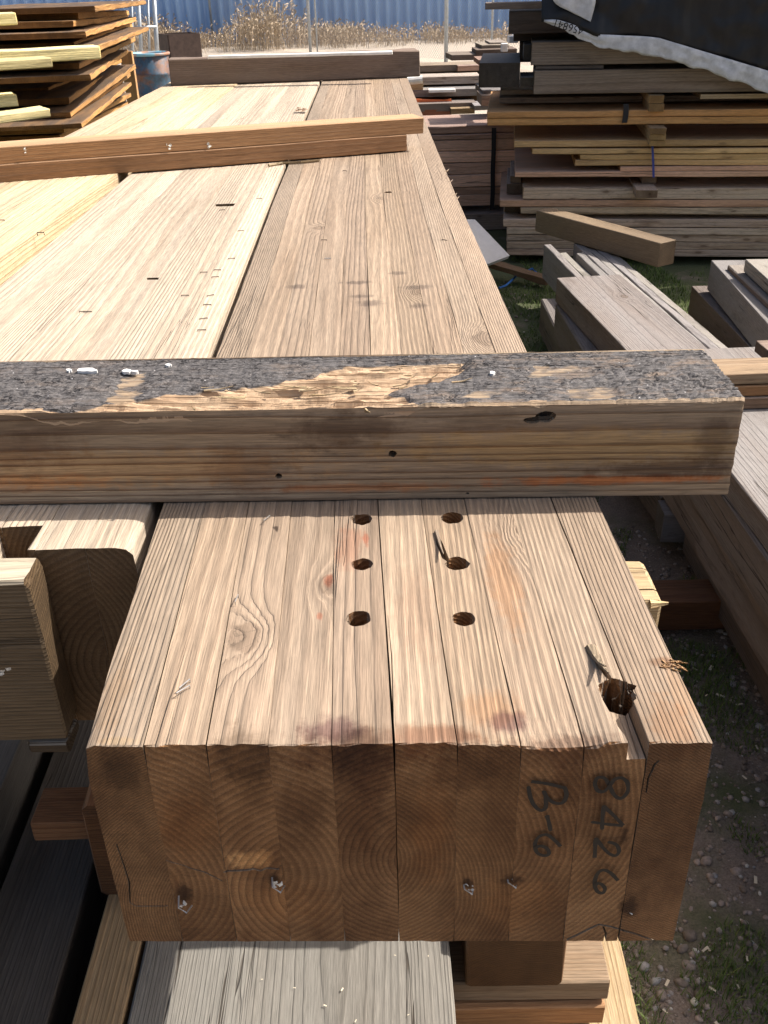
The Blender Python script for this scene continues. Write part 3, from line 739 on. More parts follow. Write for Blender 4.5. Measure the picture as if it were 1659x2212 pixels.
def sdist(poly, x, y):
    best = 9
    for i in range(len(poly)):
        (x1, y1), (x2, y2) = poly[i], poly[(i+1) % len(poly)]; dx, dy = x2-x1, y2-y1
        t = max(0, min(1, ((x-x1)*dx+(y-y1)*dy)/max(1e-12, dx*dx+dy*dy))); best = min(best, math.hypot(x-x1-t*dx, y-y1-t*dy))
    return best if inside(poly, x, y) else -best
def soft(d, w_): 
    t = max(0, min(1, .5+d/w_)); return t*t*(3-2*t)
NT_, NF, NBk, NBo = 46, 30, 10, 6
prof = [('f', i/NF) for i in range(NF)]+[('t', i/NT_) for i in range(NT_)]+[('k', i/NBk) for i in range(NBk)]+[('o', i/NBo) for i in range(NBo)]
yst = list(np.linspace(0, CL-.76, 30))+list(np.linspace(CL-.757, CL, 300))
V_ = []; tarv = []; frv = []
edge = lambda s: .0035*nz(s*9, 1, 1)+.002*nz(s*31, 2, 1)+.0012*nz(s*90, 5, 1)
for s in yst:
    eg = abs(edge(s))
    for kind, t in prof:
        tar = 0.; fr = 0.
        if kind == 'f': a = 0; z = CHT*t
        elif kind == 't': a = CWID*t; z = CHT
        elif kind == 'k': a = CWID; z = CHT*(1-t)
        else: a = CWID*(1-t); z = 0
        if kind == 't':
            bite = .016*math.exp(-((s-(CL-.60))/.11)**2)+.006*math.exp(-((s-(CL-.12))/.04)**2)*0
            it = soft(sdist(torn, s+.006*nz(s*40, a*70, 2), a+.003*nz(s*50, a*120, 3)), .011)
            pt_ = max(soft(sdist(P_, s+.009*nz(s*45, a*90, 2), a+.005*nz(s*60, a*120, 3)), .010) for P_ in patches)
            tar = 1.; cr1 = nz(s*95, a*170, 3); cr2 = nz(s*210, a*330, 8); 
            flat = .35+.65*max(0, nz(s*5+3, a*14, 6)+.5)
            hgt = .0042*(abs(cr1))**.6*flat+.0016*abs(cr2)*flat+.0010*nz(s*30, a*60, 2)
            if it > 0:
                tar = 1-it; fr = it; hgt = hgt*(1-it)+it*(-.0045+.0065*nz(s*9, a*150, 4)+.0045*nz(s*26, a*420, 4)+.0015*nz(s*160, a*500, 7)-.012*max(0, 1-a/.03)*(.5+.5*nz(s*7, 3, 3))*math.exp(-((s-(CL-.56))/.2)**4))
            if pt_ > 0 and it < .5: tar = min(tar, 1-.52*pt_); hgt = hgt*(1-pt_)+pt_*(-.001+.0007*nz(s*12, a*300, 4))
            if a < .004+eg: tar = min(tar, .25); fr = max(fr, .7 if s < CL-.28 else .45)
            if t == 0: hgt -= .002+eg
            z += hgt-.002; 
            if a < .02: a += 0
        elif kind == 'f':
            a = -.0007*nz(s*8, z*60, 2)
            if t > .9: a += eg*(t-.9)/.1*.8
            z = z*(1) if t < .9 else z-eg*.2
        ex = 0
        if s > CL-.004: ex = .0018*nz(a*150, z*150, 9)
        c_ = 0
        if s > CL-.0005: c_ = .0012
        V_.append((-(a-CWID/2)*(1-c_*8)-0, s+ex, CHT/2+(z-CHT/2)*(1-c_*8)))
        tarv.append(tar); frv.append(fr)
n_ = len(prof); F_ = [(j*n_+i, j*n_+(i+1) % n_, (j+1)*n_+(i+1) % n_, (j+1)*n_+i) for j in range(len(yst)-1) for i in range(n_)]
F_ += [tuple(range(n_)), tuple((len(yst)-1)*n_+i for i in range(n_-1, -1, -1))]
me = mesh('timber_body', V_, F_)
bm = bmesh.new(); bm.from_mesh(me); bmesh.ops.recalc_face_normals(bm, faces=bm.faces); bm.to_mesh(me); bm.free()
for nm, dat in (('tar', tarv), ('fresh', frv)):
    at = me.attributes.new(nm, 'FLOAT', 'POINT'); at.data.foreach_set('value', dat)
dn = DIR.normalized(); nn = Vector((-dn.y, dn.x, 0))
cross = empty('cross_timber', (xa+nn.x*CWID/2, ya+nn.y*CWID/2, T+.0015), 'square timber with cracked black tar and torn wood on top, laid across the near beams', 'timber', rot=(0, 0, CY))
body = link('timber_body', me, W_CROSS, cross); woodprops(body, .118, .09, .0062, (-.10, .20), (1, 1, 1), 5.5, (0, -9, 0))
def c_local(u, v, lift=.001): s, a = cx_of(u, v); return Vector((-(a-CWID/2), s, CHT+lift))
M_FLAKE = plain('white_paint', (.75, .75, .74), .7)
for (u, v_, ru, rv) in [(190, 806, 26, 6), (275, 808, 14, 4), (292, 809, 9, 3), (150, 806, 8, 3), (365, 795, 8, 3), (1063, 812, 7, 4)]:
    vv = []
    for k in range(12):
        a = 2*math.pi*k/12; q = .75+.45*nz(math.cos(a)*1.5+u, math.sin(a)*1.5, v_); vv.append(c_local(u+ru*q*math.cos(a), v_+rv*q*math.sin(a), .0016+.0006*(k % 2)))
    o = link('paint_flake', mesh('paint_flake', vv+[x-Vector((0, 0, .0025)) for x in vv], [tuple(range(12)), tuple(range(23, 11, -1))]+[(k, 12+k, 12+(k+1) % 12, (k+1) % 12) for k in range(12)]), M_FLAKE, cross)
for k in range(26):
    u = random.uniform(420, 980); v_ = random.uniform(835, 885)-max(0, (u-600)*.09)
    p = c_local(u, v_, -.002); e_ = p+Vector((random.uniform(-.002, .002), random.uniform(-.03, .03), 0))
    o = splinter([p, p.lerp(e_, .5), e_], random.uniform(.0008, .002), random.uniform(.001, .004), cross, (0, 0, 0), W_DUNNAGE, 'splinter', .0012)
for (u, v_, s_) in [(790, 893, .0015)]:
    p = c_local(u, v_, 0); q = p+Vector((.008, .004, .0)); splinter([p, p.lerp(q, .5), q], s_, .002, cross, (0, 0, 0), W_DUNNAGE, 'splinter', .003)
# dark nail holes and knot hole in the near face
def front_plug(u, v, ru, rv, depth=.012):
    p = Pl(u, v, (xa, ya), (xb, yb)); L_ = cross.matrix_basis.inverted() @ p
    vv = []; n = 16
    for li, (dx, k) in enumerate(((-.004, 1.05), (.006, .9), (.014, .5))):
        for i in range(n):
            a = 2*math.pi*i/n; q = 1+.28*nz(math.cos(a)*1.7+u, math.sin(a)*1.7, li); vv.append((CWID/2-dx, L_.y+ru*k*q*math.cos(a), L_.z+rv*k*q*math.sin(a)))
    ff = [(li*n+i, li*n+(i+1) % n, (li+1)*n+(i+1) % n, (li+1)*n+i) for li in range(2) for i in range(n)]+[tuple(range(n)), tuple(2*n+i for i in range(n-1, -1, -1))]
    c = cutter(vv, ff); c.matrix_basis = cross.matrix_basis.copy(); return c
bpy.context.view_layer.update()
cs = [front_plug(1178, 900, .0085, .0055), front_plug(1150, 908, .008, .003), front_plug(848, 980, .0035, .0032), front_plug(602, 1028, .003, .0026), front_plug(1010, 1066, .0015, .001)]
boolcut(body, cs); drop(cs)

# ================================================================= STICKS, FAR TIMBER AND SMALL THINGS ON THE BEAMS
a = Pz(0, 396, T+.003); b = Pz(880, 326, T+.003); d = (b-a).normalized(); n_ = Vector((-d.y, d.x, 0))
o = between('stick', a-d*.9+n_*.045, b+n_*.045, .088, .040, W_STICK, label='lower of the two tan sticks laid crosswise on the beams, shorter right end', cat='lumber', group=None, tint=(.95, .85, .8), ring=.005)
a2 = Pz(0, 356, T+.043); b2 = Pz(916, 288, T+.043); d = (b2-a2).normalized(); n_ = Vector((-d.y, d.x, 0))
st2 = between('stick', a2-d*.9+n_*.045, b2+n_*.045, .088, .039, W_STICK, label='upper of the two tan sticks laid crosswise, longer with paper scraps on its side', cat='lumber', ring=.005, tint=(1.3, 1.2, 1.12))
inv = st2.matrix_basis.inverted()
for (u, v_, s) in [(365, 315, .010), (450, 315, .008), (55, 325, .006)]:
    p = Pl(u, v_, (a2.x, a2.y), (b2.x, b2.y)); o = scrap(p, s, None, (0, 0, 0), M_PAPER, n=4); o.parent = st2
    o.data.transform(inv)
q = [Pz(u, v_, T+.004) for u, v_ in [(580, 357), (610, 352), (650, 350), (690, 346)]]
vv, ff = tube(q, .0035, 5); o = link('wood_sliver', mesh('wood_sliver', [Vector(x)-q[0] for x in vv], ff), W_DUNNAGE, None, q[0]); woodprops(o, .01, .01, .002)
tag(o, 'thin pale sliver of wood lying on the beams beside the lower stick', 'wood sliver')
a = Pz(370, 187, T+.002); b = Pz(907, 166, T+.002); d = (b-a).normalized(); n_ = Vector((-d.y, d.x, 0))
between('far_timber', a+n_*.07, b+n_*.07, .14, .108, W_DARK, label='dark weathered timber laid across the far ends of the three beams', cat='timber', ring=.005, c=.004, jit=.004, tint=(1.35, 1.2, 1.1), ny=20)
M_WHITEBOARD = plain('white_painted_board', (.78, .77, .74), .6)
a = Pz(450, 124, T+.118); b = Pz(850, 114, T+.118); 
o = between('white_lath', a+n_*.03, b+n_*.03, .05, .012, M_WHITEBOARD, label='white painted lath lying on top of the dark far timber', cat='lath')
o.location.z = T+.111
p = Pz(655, 243, T)
vv = []; ff = []
for k in range(7):
    c_ = Vector((random.uniform(-.02, .02), random.uniform(-.03, .03), random.uniform(.003, .012))); b_ = len(vv)
    for q in [(-1, -1, 0), (1, -.6, .2), (.7, 1, 0), (-.8, .8, .4)]: vv.append(c_+Vector(q)*random.uniform(.006, .013))
    ff += [(b_, b_+1, b_+2), (b_, b_+2, b_+3), (b_, b_+1, b_+3), (b_+1, b_+2, b_+3)]
tag(link('bark_scrap', mesh('bark_scrap', vv, ff), plain('bark', (.20, .12, .07), .9), None, p), 'crumpled brown bark scrap beside the gap near the far timber', 'scrap')

# ================================================================= UNDER THE BEAMS
G = .30
between('flat_grey_timber', Pz(690, 2212, G)*0+Vector((-.137, -.30, .10)), (-.137, 2.6, .10), .420, .20, W_GREYLOW, label='wide grey weathered timber lying low under the marked beam, partly sunlit', cat='timber', ring=.0042, c=.004, jit=.0025, ny=40, mids=6, tint=(1., 1., 1.), pith=(.05, .36), ka=(0, -9, 0))
TX = -.345
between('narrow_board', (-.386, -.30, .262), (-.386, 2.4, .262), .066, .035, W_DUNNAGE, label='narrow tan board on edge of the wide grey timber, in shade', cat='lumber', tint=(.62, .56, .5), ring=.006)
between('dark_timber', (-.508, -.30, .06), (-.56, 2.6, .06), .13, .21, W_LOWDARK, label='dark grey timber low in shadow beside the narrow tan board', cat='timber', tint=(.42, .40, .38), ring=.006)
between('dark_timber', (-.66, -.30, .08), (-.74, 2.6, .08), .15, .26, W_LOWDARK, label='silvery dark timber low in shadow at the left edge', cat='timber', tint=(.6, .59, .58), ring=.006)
between('red_brown_block', (-.385, .90, .29), (-.385, 1.15, .29), .085, .185, W_REDBLOCK, label='red brown block standing in the shade behind the marked beam end', cat='wood block', ring=.005, c=.008, jit=.006)
between('spacer_board', (-.52, .97, .375), (-.43, .97, .375), .07, .035, W_REDBLOCK, label='short reddish spacer board running left from the red brown block', cat='lumber', tint=(.8, .75, .7))
# bearers carrying the three beams
between('bearer', (-1.0, 1.07, .772), (.17, 1.07, .772), .10, .086, W_FOURBY, label='square bearer directly under the three beams, hidden in their shade', cat='lumber')
between('bearer', (-1.0, 4.0, .10), (.2, 4.0, .10), .14, .756, W_DARK, label='deep dark bearer under the far half of the beams', cat='timber')
RY = .99
rb = between('bearer', (-.4, 1.005, .680), (.342, .985, .680), .108, .089, W_DUNNAGE, label='cracked cream bearer sticking out right of the marked beam, nail in its top', cat='lumber', ring=.004, c=.006, jit=.003, ny=16, mids=2, tint=(.98, .95, .9), pith=(.03, -.05))
vv, ff = tube([(0, 0, 0), (0, 0, .004), (.003, 0, .006)], .006, 8)
nl = link('rusty_nail', mesh('rusty_nail', vv, ff), M_RUST, rb, (-.0, .71, .089))
s = splinter([Vector((.050, .728, .086)), Vector((.0505, .740, .086)), Vector((.052, .750, .086))], .007, .003, rb, (0, 0, 0), W_DUNNAGE, 'splinter', .006); s['tint'] = (1.4, 1.35, 1.2)
for xx, wd in ((.022, .0022), (.046, .0015)):
    cc = boxcut(-1, 1, -1, 1, -1, 1); 
    vv = [(xx-wd, .60, .07), (xx+wd, .60, .07), (xx+wd*.6, .78, .07), (xx-wd*.6, .78, .07)]
    me_ = cc.data
    for i, q in enumerate(vv): me_.vertices[i].co = q; me_.vertices[i+4].co = (q[0], q[1], .1)
    cc.matrix_basis = rb.matrix_basis.copy(); bpy.context.view_layer.update(); boolcut(rb, [cc]); drop([cc])
# six-by-six and boards at the lower right
between('end_block', (.1655, .80, .205), (.1655, 1.2, .205), .138, .14, W_STICK, label='square end-grain block just below the marked beam at lower right', cat='wood block', tint=(.62, .55, .5), ring=.004, c=.005, pith=(.02, -.05), jit=.003)
between('short_board', (.075, .86, .162), (.305, .855, .162), .10, .040, W_FOURBY, label='upper of two short boards below the square end block', cat='lumber', tint=(.9, .85, .8), ring=.005)
between('short_board', (.075, .845, .113), (.30, .845, .113), .09, .042, W_STICK, label='reddish lower short board under the square end block', cat='lumber', ring=.006, tint=(1.15, .95, .8), pith=(.0, .06))
between('cream_slab', (.265, -.2, .01), (.285, 1.5, .01), .165, .085, W_DUNNAGE, label='cream slab on the ground edging the grass at lower right', cat='lumber', ring=.008, c=.004, jit=.004, ny=40, tint=(.95, .92, .88), pith=(.03, .10), mids=2)

# ================================================================= RIGHT: NEAR PILE (diagonal grey timbers)
def pilebeam(name, x0, z0, z1, wd, y0, y1, mat, yaw, label, **k):
    return board(name, y1-y0, wd, z1-z0, mat, (x0+wd/2, y0, z0), yaw=yaw, label=label, cat='timber', group=None, **k)
PW = R(0.0)
pilebeam('grey_timber', .803, .405, .468, .42, .7, 2.62, W_GREYBROWN, R(1.2), 'grey topped plank uppermost in the near right pile, brown side toward the beams', ring=.006, ny=24, tint=(1, 1, 1), pith=(0, .3), c=.003)
pilebeam('grey_timber', .785, .283, .402, .40, .7, 2.66, W_GREYBROWN, R(.4), 'second timber down in the near right pile with a dark knot in its side', ring=.005, ny=24, tint=(.95, .92, .9), c=.006)
pilebeam('grey_timber', .805, .152, .280, .40, .7, 2.30, W_GREYBROWN, R(.6), 'third timber down in the near right pile, grain lines along its brown side', ring=.0032, ny=24, tint=(.9, .86, .84), c=.006, pith=(.25, .02))
pilebeam('grey_timber', .818, .045, .148, .36, .6, 2.16, W_GREYBROWN, R(0), 'lowest near timber of the right pile, dirty and dark beside the grass', ring=.005, ny=24, tint=(.62, .58, .56), c=.014)
pilebeam('grey_timber', .79, .045, .150, .25, 2.30, 2.95, W_GREYBROWN, R(4), 'short low timber end behind the grey spacer block at right', ring=.005, tint=(.7, .66, .62), c=.008)
between('spacer_block', (.775, 2.245, .055), (1.1, 2.22, .055), .085, .09, W_GREYLAM, label='small grey spacer block poking out under the near right pile', cat='wood block', tint=(.8, .8, .84))
# dark sleepers on the ground
between('ground_sleeper', (.30, 1.90, .02), (.86, 1.895, .02), .10, .085, W_REDBLOCK, label='dark reddish sleeper on the ground between the beams and right pile', cat='timber', tint=(.36, .33, .33))
between('ground_sleeper', (.25, 3.02, .02), (.95, 3.0, .02), .10, .11, W_DARK, label='dark sleeper on the ground behind the tarred timber end', cat='timber', tint=(1.1, .9, .85))
# crosswise boards resting on the pile
pz0 = .470
XB = [(1400, 885), (1659, 880)]
yb0 = Pz(1590, 886, pz0).y
for k, (dz, hh, lab, mt, tn, xl) in enumerate([(0, .031, 'lowest of three crosswise boards on the near right pile, dark nail hole', W_GREYBROWN, (1.3, 1.15, 1.0), .60), (.033, .027, 'middle crosswise board on the near right pile', W_STICK, (.9, .75, .62), .62),
                                          (.0625, .029, 'topmost crosswise board on the near right pile, silvery top', W_FOURBY, (.92, .88, .82), .58)]):
    board('crosswise_board', 1.6, .11, hh, mt, (xl+.1, yb0+.055+.006*k, pz0+dz), yaw=R(-90+1.0), label=lab, cat='lumber', group=None, tint=tn, ring=.005)
board('crosswise_board', 1.2, .10, .03, W_DARK, (1.02, yb0+.175, pz0+.072), yaw=R(-87), label='thin dark strip lying along the back of the crosswise boards', cat='lumber', tint=(1.6, 1.4, 1.3))

# ================================================================= RIGHT: MIDDLE PILE
gpz = .40
def quad_beam(name, zt, h, lf, ln, wd, mat, label, ext=.6, **k):
    """left top edge from far photo point lf to near photo point ln, at height zt"""
    A = Pz(*lf, zt); B = Pz(*ln, zt); d = (B-A).normalized(); s = Vector((-d.y, d.x, 0))  # s points to the right when looking back
    if s.x < 0: s = -s
    A2 = A+s*wd/2; B2 = B+s*wd/2+d*ext; A2.z = B2.z = zt-h
    return between(name, B2, A2, wd, h, mat, label=label, cat='timber', **k)
quad_beam('knotty_plank', .40, .095, (1203, 600), (1378, 782), .255, W_GREYBROWN, 'wide knotty plank with silver top and brown side on the middle right pile', ring=.005, ny=24, pith=(.02, .22), ka=(.05, 1.25, .016), kb=(-.03, 1.62, .018), tint=(1.02, 1.0, 1.0))
# glued silver beam under it, lifted strip by strip
gl = empty('silver_beam', (0, 0, 0), 'silver cracked laminated beam under the knotty plank on the middle right pile', 'wooden beam')
zt = .302; A = Pz(1175, 528, zt); B = Pz(1420, 782, zt-.0); A_r = Pz(1345, 506, zt); B_r = Pz(1612, 780, zt)
d = (B-A).normalized(); s = Vector((-d.y, d.x, 0)); s = s if s.x > 0 else -s
far = A; near_ = A+d*2.6
WD = (B_r-A).dot(s)
gl.location = (far.x, far.y, 0)
nst = 8; hts = [.0, -.004, -.03, .0, .002, -.002, .001, -.003]; fy = [0, .15, .22, .18, .0, -.05, -.02, .03]
for i in range(nst):
    w_ = WD/nst; a = far+s*(w_*(i+.5))+d*fy[i]; b = near_+s*(w_*(i+.5)); a.z = b.z = .14
    o = between('lamination', b-gl.location, a-gl.location, w_-.0018, zt-.14+hts[i]*(1 if i != 2 else 1), W_GREYLAM, parent=gl, ring=random.uniform(.003, .006), c=.003, jit=.003, ny=30)
quad_beam('low_timber', .185, .15, (1168, 645), (1235, 782), .30, W_GREYBROWN, 'low dirty timber on the grass beneath the silver beam', ring=.005, tint=(.75, .72, .7), c=.006)
quad_beam('side_timber', .30, .14, (1200, 655), (1275, 782), .12, W_GREYBROWN, 'grey sided timber tucked under the left edge of the knotty plank', ring=.005, tint=(.85, .82, .82), c=.006)
# short 4x4 on top
p0 = Pz(1154, 500, .307); p1 = Pz(1418, 578, .307); d = (p1-p0).normalized(); n_ = Vector((-d.y, d.x, 0)); n_ = n_ if n_.y > 0 else -n_
between('short_four_by_four', p1+n_*.055, p0+n_*.055, .10, .105, W_FOURBY, label='short tan square post lying askew on the silver beam', cat='lumber', ring=.005, tint=(.72, .70, .66), c=.003)

# ================================================================= RIGHT EDGE PILE
quad_beam('edge_timber', .36, .13, (1572, 572), (1659, 655), .40, W_GREYBROWN, 'upper timber with sunlit pale top in the pile at the right edge', ring=.004, tint=(1.15, 1.12, 1.05), c=.004, ext=1.2)
quad_beam('edge_timber', .34, .13, (1537, 562), (1659, 700), .20, W_GREYLAM, 'grey square ended timber beside the pale topped one at the right edge', ring=.004, ext=1.2, tint=(.9, .9, .92))
quad_beam('edge_timber', .20, .16, (1494, 618), (1659, 790), .36, W_GREYBROWN, 'lower brown timber in shadow in the pile at the right edge', ring=.005, tint=(.75, .68, .64), ext=1.2)
quad_beam('edge_plank', .415, .05, (1610, 560), (1700, 640), .30, W_GREYLAM, 'thin bleached plank topmost in the pile at the right edge', ring=.005, ext=1.2, tint=(1.2, 1.18, 1.1))

# ================================================================= BACK STACK OF BOARDS
SP, SQ = (.774*.965, 5.544*.965), (2.254*.965, 5.343*.965)
sd_ = (Vector((SQ[0]-SP[0], SQ[1]-SP[1], 0))).normalized(); sn = Vector((-sd_.y, sd_.x, 0)); SYAW = math.atan2(-sd_.x, sd_.y)
def zq(a, b): return ((1224+a/1.355)/1.4756, b/1.355/1.4756)
def stackboard(name, ul, vt, vb, mat, label, L=4.2, depth=1.0, cat='lumber', group=None, inset=0., **k):
    a = Pl(*zq(ul, vt), SP, SQ); b = Pl(*zq(ul, vb), SP, SQ); h = max(.015, a.z-b.z-.0015)
    p = Vector((a.x, a.y, b.z))+sn*(depth/2+inset)
    return board(name, L, depth, h, mat, p, yaw=SYAW, label=label, cat=cat, group=group, **k)
SG = 'boards in the long stack at right'
rows = [(530, 1075, 1104, W_GREYSTACK, 'bottom board of the long weathered stack at right', 1.0), (530, 1043, 1074, W_GREYSTACK, 'second board from the ground in the long right stack', .95), (532, 1013, 1042, W_GREYSTACK, 'third board from the ground in the long right stack', 1.0),
        (530, 983, 1012, W_GREYSTACK, 'nail studded pale board fourth from the ground in the long right stack', 1.12), (515, 946, 981, W_GREYSTACK, 'pale grey board fifth from the ground, left end beside a white panel', 1.1), (705, 926, 945, W_GREYSTACK, 'reddish recessed board sixth from the ground in the long right stack', .8),
        (590, 896, 925, W_GREYSTACK, 'seventh board up in the long right stack with whitish left end', 1.05), (500, 863, 895, W_REDSTACK, 'orange sided board sticking out left, eighth up in the long right stack', 1.15), (600, 813, 862, W_GREYSTACK, 'thick board at the top of the lower half of the right stack', 1.15),
        (565, 742, 766, W_REDSTACK, 'spotted reddish board lowest of the middle bundle in the right stack', 1.4), (1020, 719, 741, W_REDSTACK, 'short reddish board second from bottom in the middle bundle', 1.5), (825, 693, 718, W_YELLOW, 'yellow board sticking out in the middle bundle of the right stack', .95),
        (848, 668, 692, W_YELLOW, 'pale yellow board over the yellow one in the middle bundle', .85), (640, 643, 667, W_YELLOW, 'cream board second from top in the middle bundle', .95), (562, 608, 638, W_YELLOW, 'cream board topping the middle bundle, longest to the left', .8),
        (445, 512, 544, W_ORANGE, 'lower fresh orange board of the strapped pair in the right stack', 1.0), (445, 482, 511, W_ORANGE, 'upper fresh orange board of the strapped pair in the right stack', 1.02)]
for (ul, vt, vb, mt, lb_, tn) in rows:
    stackboard('stacked_board', ul, vt, vb, mt, lb_, group=SG, tint=(tn*1.5, tn*1.40*random.uniform(.96, 1), tn*1.24*random.uniform(.92, 1)), ring=.005, ny=24, jit=.004, depth=random.uniform(.95, 1.05), inset=random.uniform(0, .012)+(.08 if ul == 705 else 0), c=.003, pith=(random.uniform(-.3, .3), random.choice((-.06, .1))))
def stackblock(name, ul, ur, vt, vb, mat, label, depth=.9, proud=.02, **k):
    a = Pl(*zq(ul, vt), SP, SQ); b = Pl(*zq(ur, vb), SP, SQ); wd = (Vector((b.x-a.x, b.y-a.y, 0))).length
    c_ = Vector(((a.x+b.x)/2, (a.y+b.y)/2, b.z))-sn*proud
    return board(name, depth, wd, a.z-b.z-.002, mat, c_, yaw=SYAW+R(90), label=label, cat='wood block', **k)
BG = 'spacer blocks in the long right stack'
stackblock('spacer_block', 1080, 1167, 800, 836, W_GREYSTACK, 'wide grey spacer low in the right stack under the blue string', proud=.12, group=BG, tint=(1.3, 1.2, 1.1))
stackblock('spacer_block', 1122, 1180, 766, 799, W_GREYSTACK, 'small spacer resting on the wide grey spacer of the right stack', proud=-.05, group=BG, tint=(1.2, 1.1, 1.05))
for k in range(3): stackblock('spacer_block', 1140, 1206, 540+k*27, 566+k*27, W_YELLOW, ['upper', 'middle', 'lower'][k]+' yellow spacer block between the orange pair and the middle bundle', proud=.10-.01*k, group=BG)
for k in range(2): stackblock('spacer_block', 1143, 1203, 407+k*36, 442+k*36, W_YELLOW, ['upper', 'lower'][k]+' yellow spacer block resting on the orange board pair', proud=.04, group=BG, tint=(.95, .9, .85))
for (a_, b_, c_, d_, lb_) in [(545, 590, 780, 812, 'small dark grey block end left of the lower half of the right stack'), (530, 600, 815, 860, 'brown block end at the left of the lower half of the right stack'), (520, 590, 898, 944, 'shadowed block end low at the left of the right stack')]:
    stackblock('block_end', a_, b_, c_, d_, W_GREYSTACK, lb_, depth=.5, proud=-.15, tint=(.8, .78, .78))
stackboard('shelf_board', 495, 445, 472, W_GREYSTACK, 'grey flat board behind the strapped orange pair, end showing', depth=.75, inset=.25, tint=(.8, .75, .7), L=1.6)
stackboard('shelf_board', 500, 420, 443, W_GREYSTACK, 'grey topped board under the lower weathered timber of the right stack', depth=.7, inset=.35, tint=(1.2, 1.2, 1.2), L=3.6)
stackboard('pale_board', 1370, 408, 430, W_DUNNAGE, 'sunlit cream board under the tarp edge at far right', depth=.3, inset=.02, L=2.)
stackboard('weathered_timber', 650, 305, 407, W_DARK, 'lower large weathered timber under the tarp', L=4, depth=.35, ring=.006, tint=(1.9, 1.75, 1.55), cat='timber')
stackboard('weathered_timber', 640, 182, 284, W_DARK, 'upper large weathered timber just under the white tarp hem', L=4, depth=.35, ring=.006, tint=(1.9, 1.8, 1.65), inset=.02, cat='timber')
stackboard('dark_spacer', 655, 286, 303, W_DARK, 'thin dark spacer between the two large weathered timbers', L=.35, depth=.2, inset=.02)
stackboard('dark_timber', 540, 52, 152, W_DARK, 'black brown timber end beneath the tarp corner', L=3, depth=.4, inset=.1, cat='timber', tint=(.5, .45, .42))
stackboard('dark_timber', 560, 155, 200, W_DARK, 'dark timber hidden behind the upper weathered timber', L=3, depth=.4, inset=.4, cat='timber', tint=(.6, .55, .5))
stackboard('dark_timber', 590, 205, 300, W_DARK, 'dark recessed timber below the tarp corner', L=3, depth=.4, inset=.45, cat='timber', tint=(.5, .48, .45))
stackboard('long_lath', 435, 14, 45, W_DARK, 'thin dark plank sticking out left near the top of the tarped stack', L=1.2, depth=.12, inset=.1, tint=(1.5, 1.4, 1.35))
stackblock('grey_block', 408, 585, 278, 385, W_GREYLAM, 'large square grey timber end left of the weathered timbers', depth=.7, proud=-.1, tint=(.55, .53, .52))
stackblock('log_end', 590, 655, 336, 380, W_GREYLAM, 'small pale grey timber end between the grey end and weathered timber', depth=.3, proud=-.05, tint=(.8, .8, .78))
stackblock('log_end', 605, 640, 197, 265, W_GREYLAM, 'small dark block end left of the upper weathered timber', depth=.3, proud=-.1, tint=(.4, .4, .4))
# messy boards behind and left of the stack top
def zf(a, b): return ((1300+a/2.765)/1.4756, b/2.765/1.4756)
def messy(ul, ur, vt, vb, mat, y, label, depth=.3, name='loose_board', yaw=0, **k):
    a = Py(*zf(ul, vt), y); b = Py(*zf(ur, vb), y)
    return board(name, b.x-a.x, depth, max(.02, a.z-b.z), mat, (a.x, y+depth/2, b.z), yaw=R(-90)+yaw, label=label, cat='lumber', group='loose boards behind the beams', **k)
messy(110, 640, 578, 622, W_GREYSTACK, 8.6, 'uppermost loose board beyond the beam ends, tan lit top', tint=(.75, .7, .6))
messy(440, 640, 580, 622, W_REDSTACK, 8.5, 'short pinkish loose board end beside the uppermost one', tint=(1.4, 1.4, 1.4))
messy(100, 640, 624, 662, W_DARK, 8.7, 'black loose board beneath the uppermost loose board', tint=(.5, .45, .4))
messy(-200, 640, 690, 735, W_GREYSTACK, 8.2, 'grey loose board with a tan lit top beyond the beam ends', tint=(1.1, 1.1, 1.1))
messy(-200, 640, 737, 790, W_DARK, 8.3, 'dark brown loose board under the grey tan topped one', tint=(.9, .65, .5))
messy(-100, 135, 735, 792, W_DUNNAGE, 8.0, 'cream loose board end right of the far end of the beam', tint=(.8, .8, .75))
messy(-250, 665, 803, 842, W_GREYLAM, 8.0, 'pale grey long loose board half way down beyond the beam', tint=(.95, .95, .95))
messy(185, 420, 793, 812, M_WHITEBOARD, 7.9, 'white painted loose board on the pale grey long one', depth=.1)
messy(-250, 680, 844, 902, W_DARK, 8.1, 'dark reddish loose board under the pale grey long one', tint=(.9, .6, .45))
messy(-250, 600, 925, 975, W_DARK, 7.8, 'charcoal low loose board above the reddish one', tint=(1.3, 1.3, 1.35))
messy(380, 590, 957, 1002, W_DUNNAGE, 7.7, 'tan low loose board end near the grass', tint=(.7, .65, .6))
messy(585, 785, 932, 968, W_GREYLAM, 7.6, 'whitish low loose board end near the orange boards', tint=(1.1, 1.1, 1.15))
messy(-250, 385, 978, 1012, W_REDSTACK, 7.8, 'red brown lowest loose board beyond the beam', tint=(.8, .5, .4))
messy(660, 1110, 798, 838, W_GREYLAM, 6.6, 'grey lit ledge board under the large square grey end', tint=(.75, .75, .78), depth=.5)
messy(650, 800, 842, 930, W_GREYSTACK, 6.5, 'brown grey block of boards under the ledge board', tint=(.8, .75, .7))
messy(372, 700, 486, 526, W_GREYSTACK, 7.0, 'dark plank poking left toward the fence', tint=(.55, .53, .5), yaw=R(4))
messy(600, 960, 440, 520, W_DARK, 7.0, 'dark bundle of planks above the large square grey end', tint=(1.0, .9, .85))
messy(640, 880, 400, 440, W_GREYSTACK, 7.1, 'pale topped plank on the dark bundle', tint=(.8, .8, .75), yaw=R(3))
messy(720, 870, 378, 398, W_GREYSTACK, 7.2, 'small dark offcut lying on the pale topped plank', tint=(.7, .7, .7))
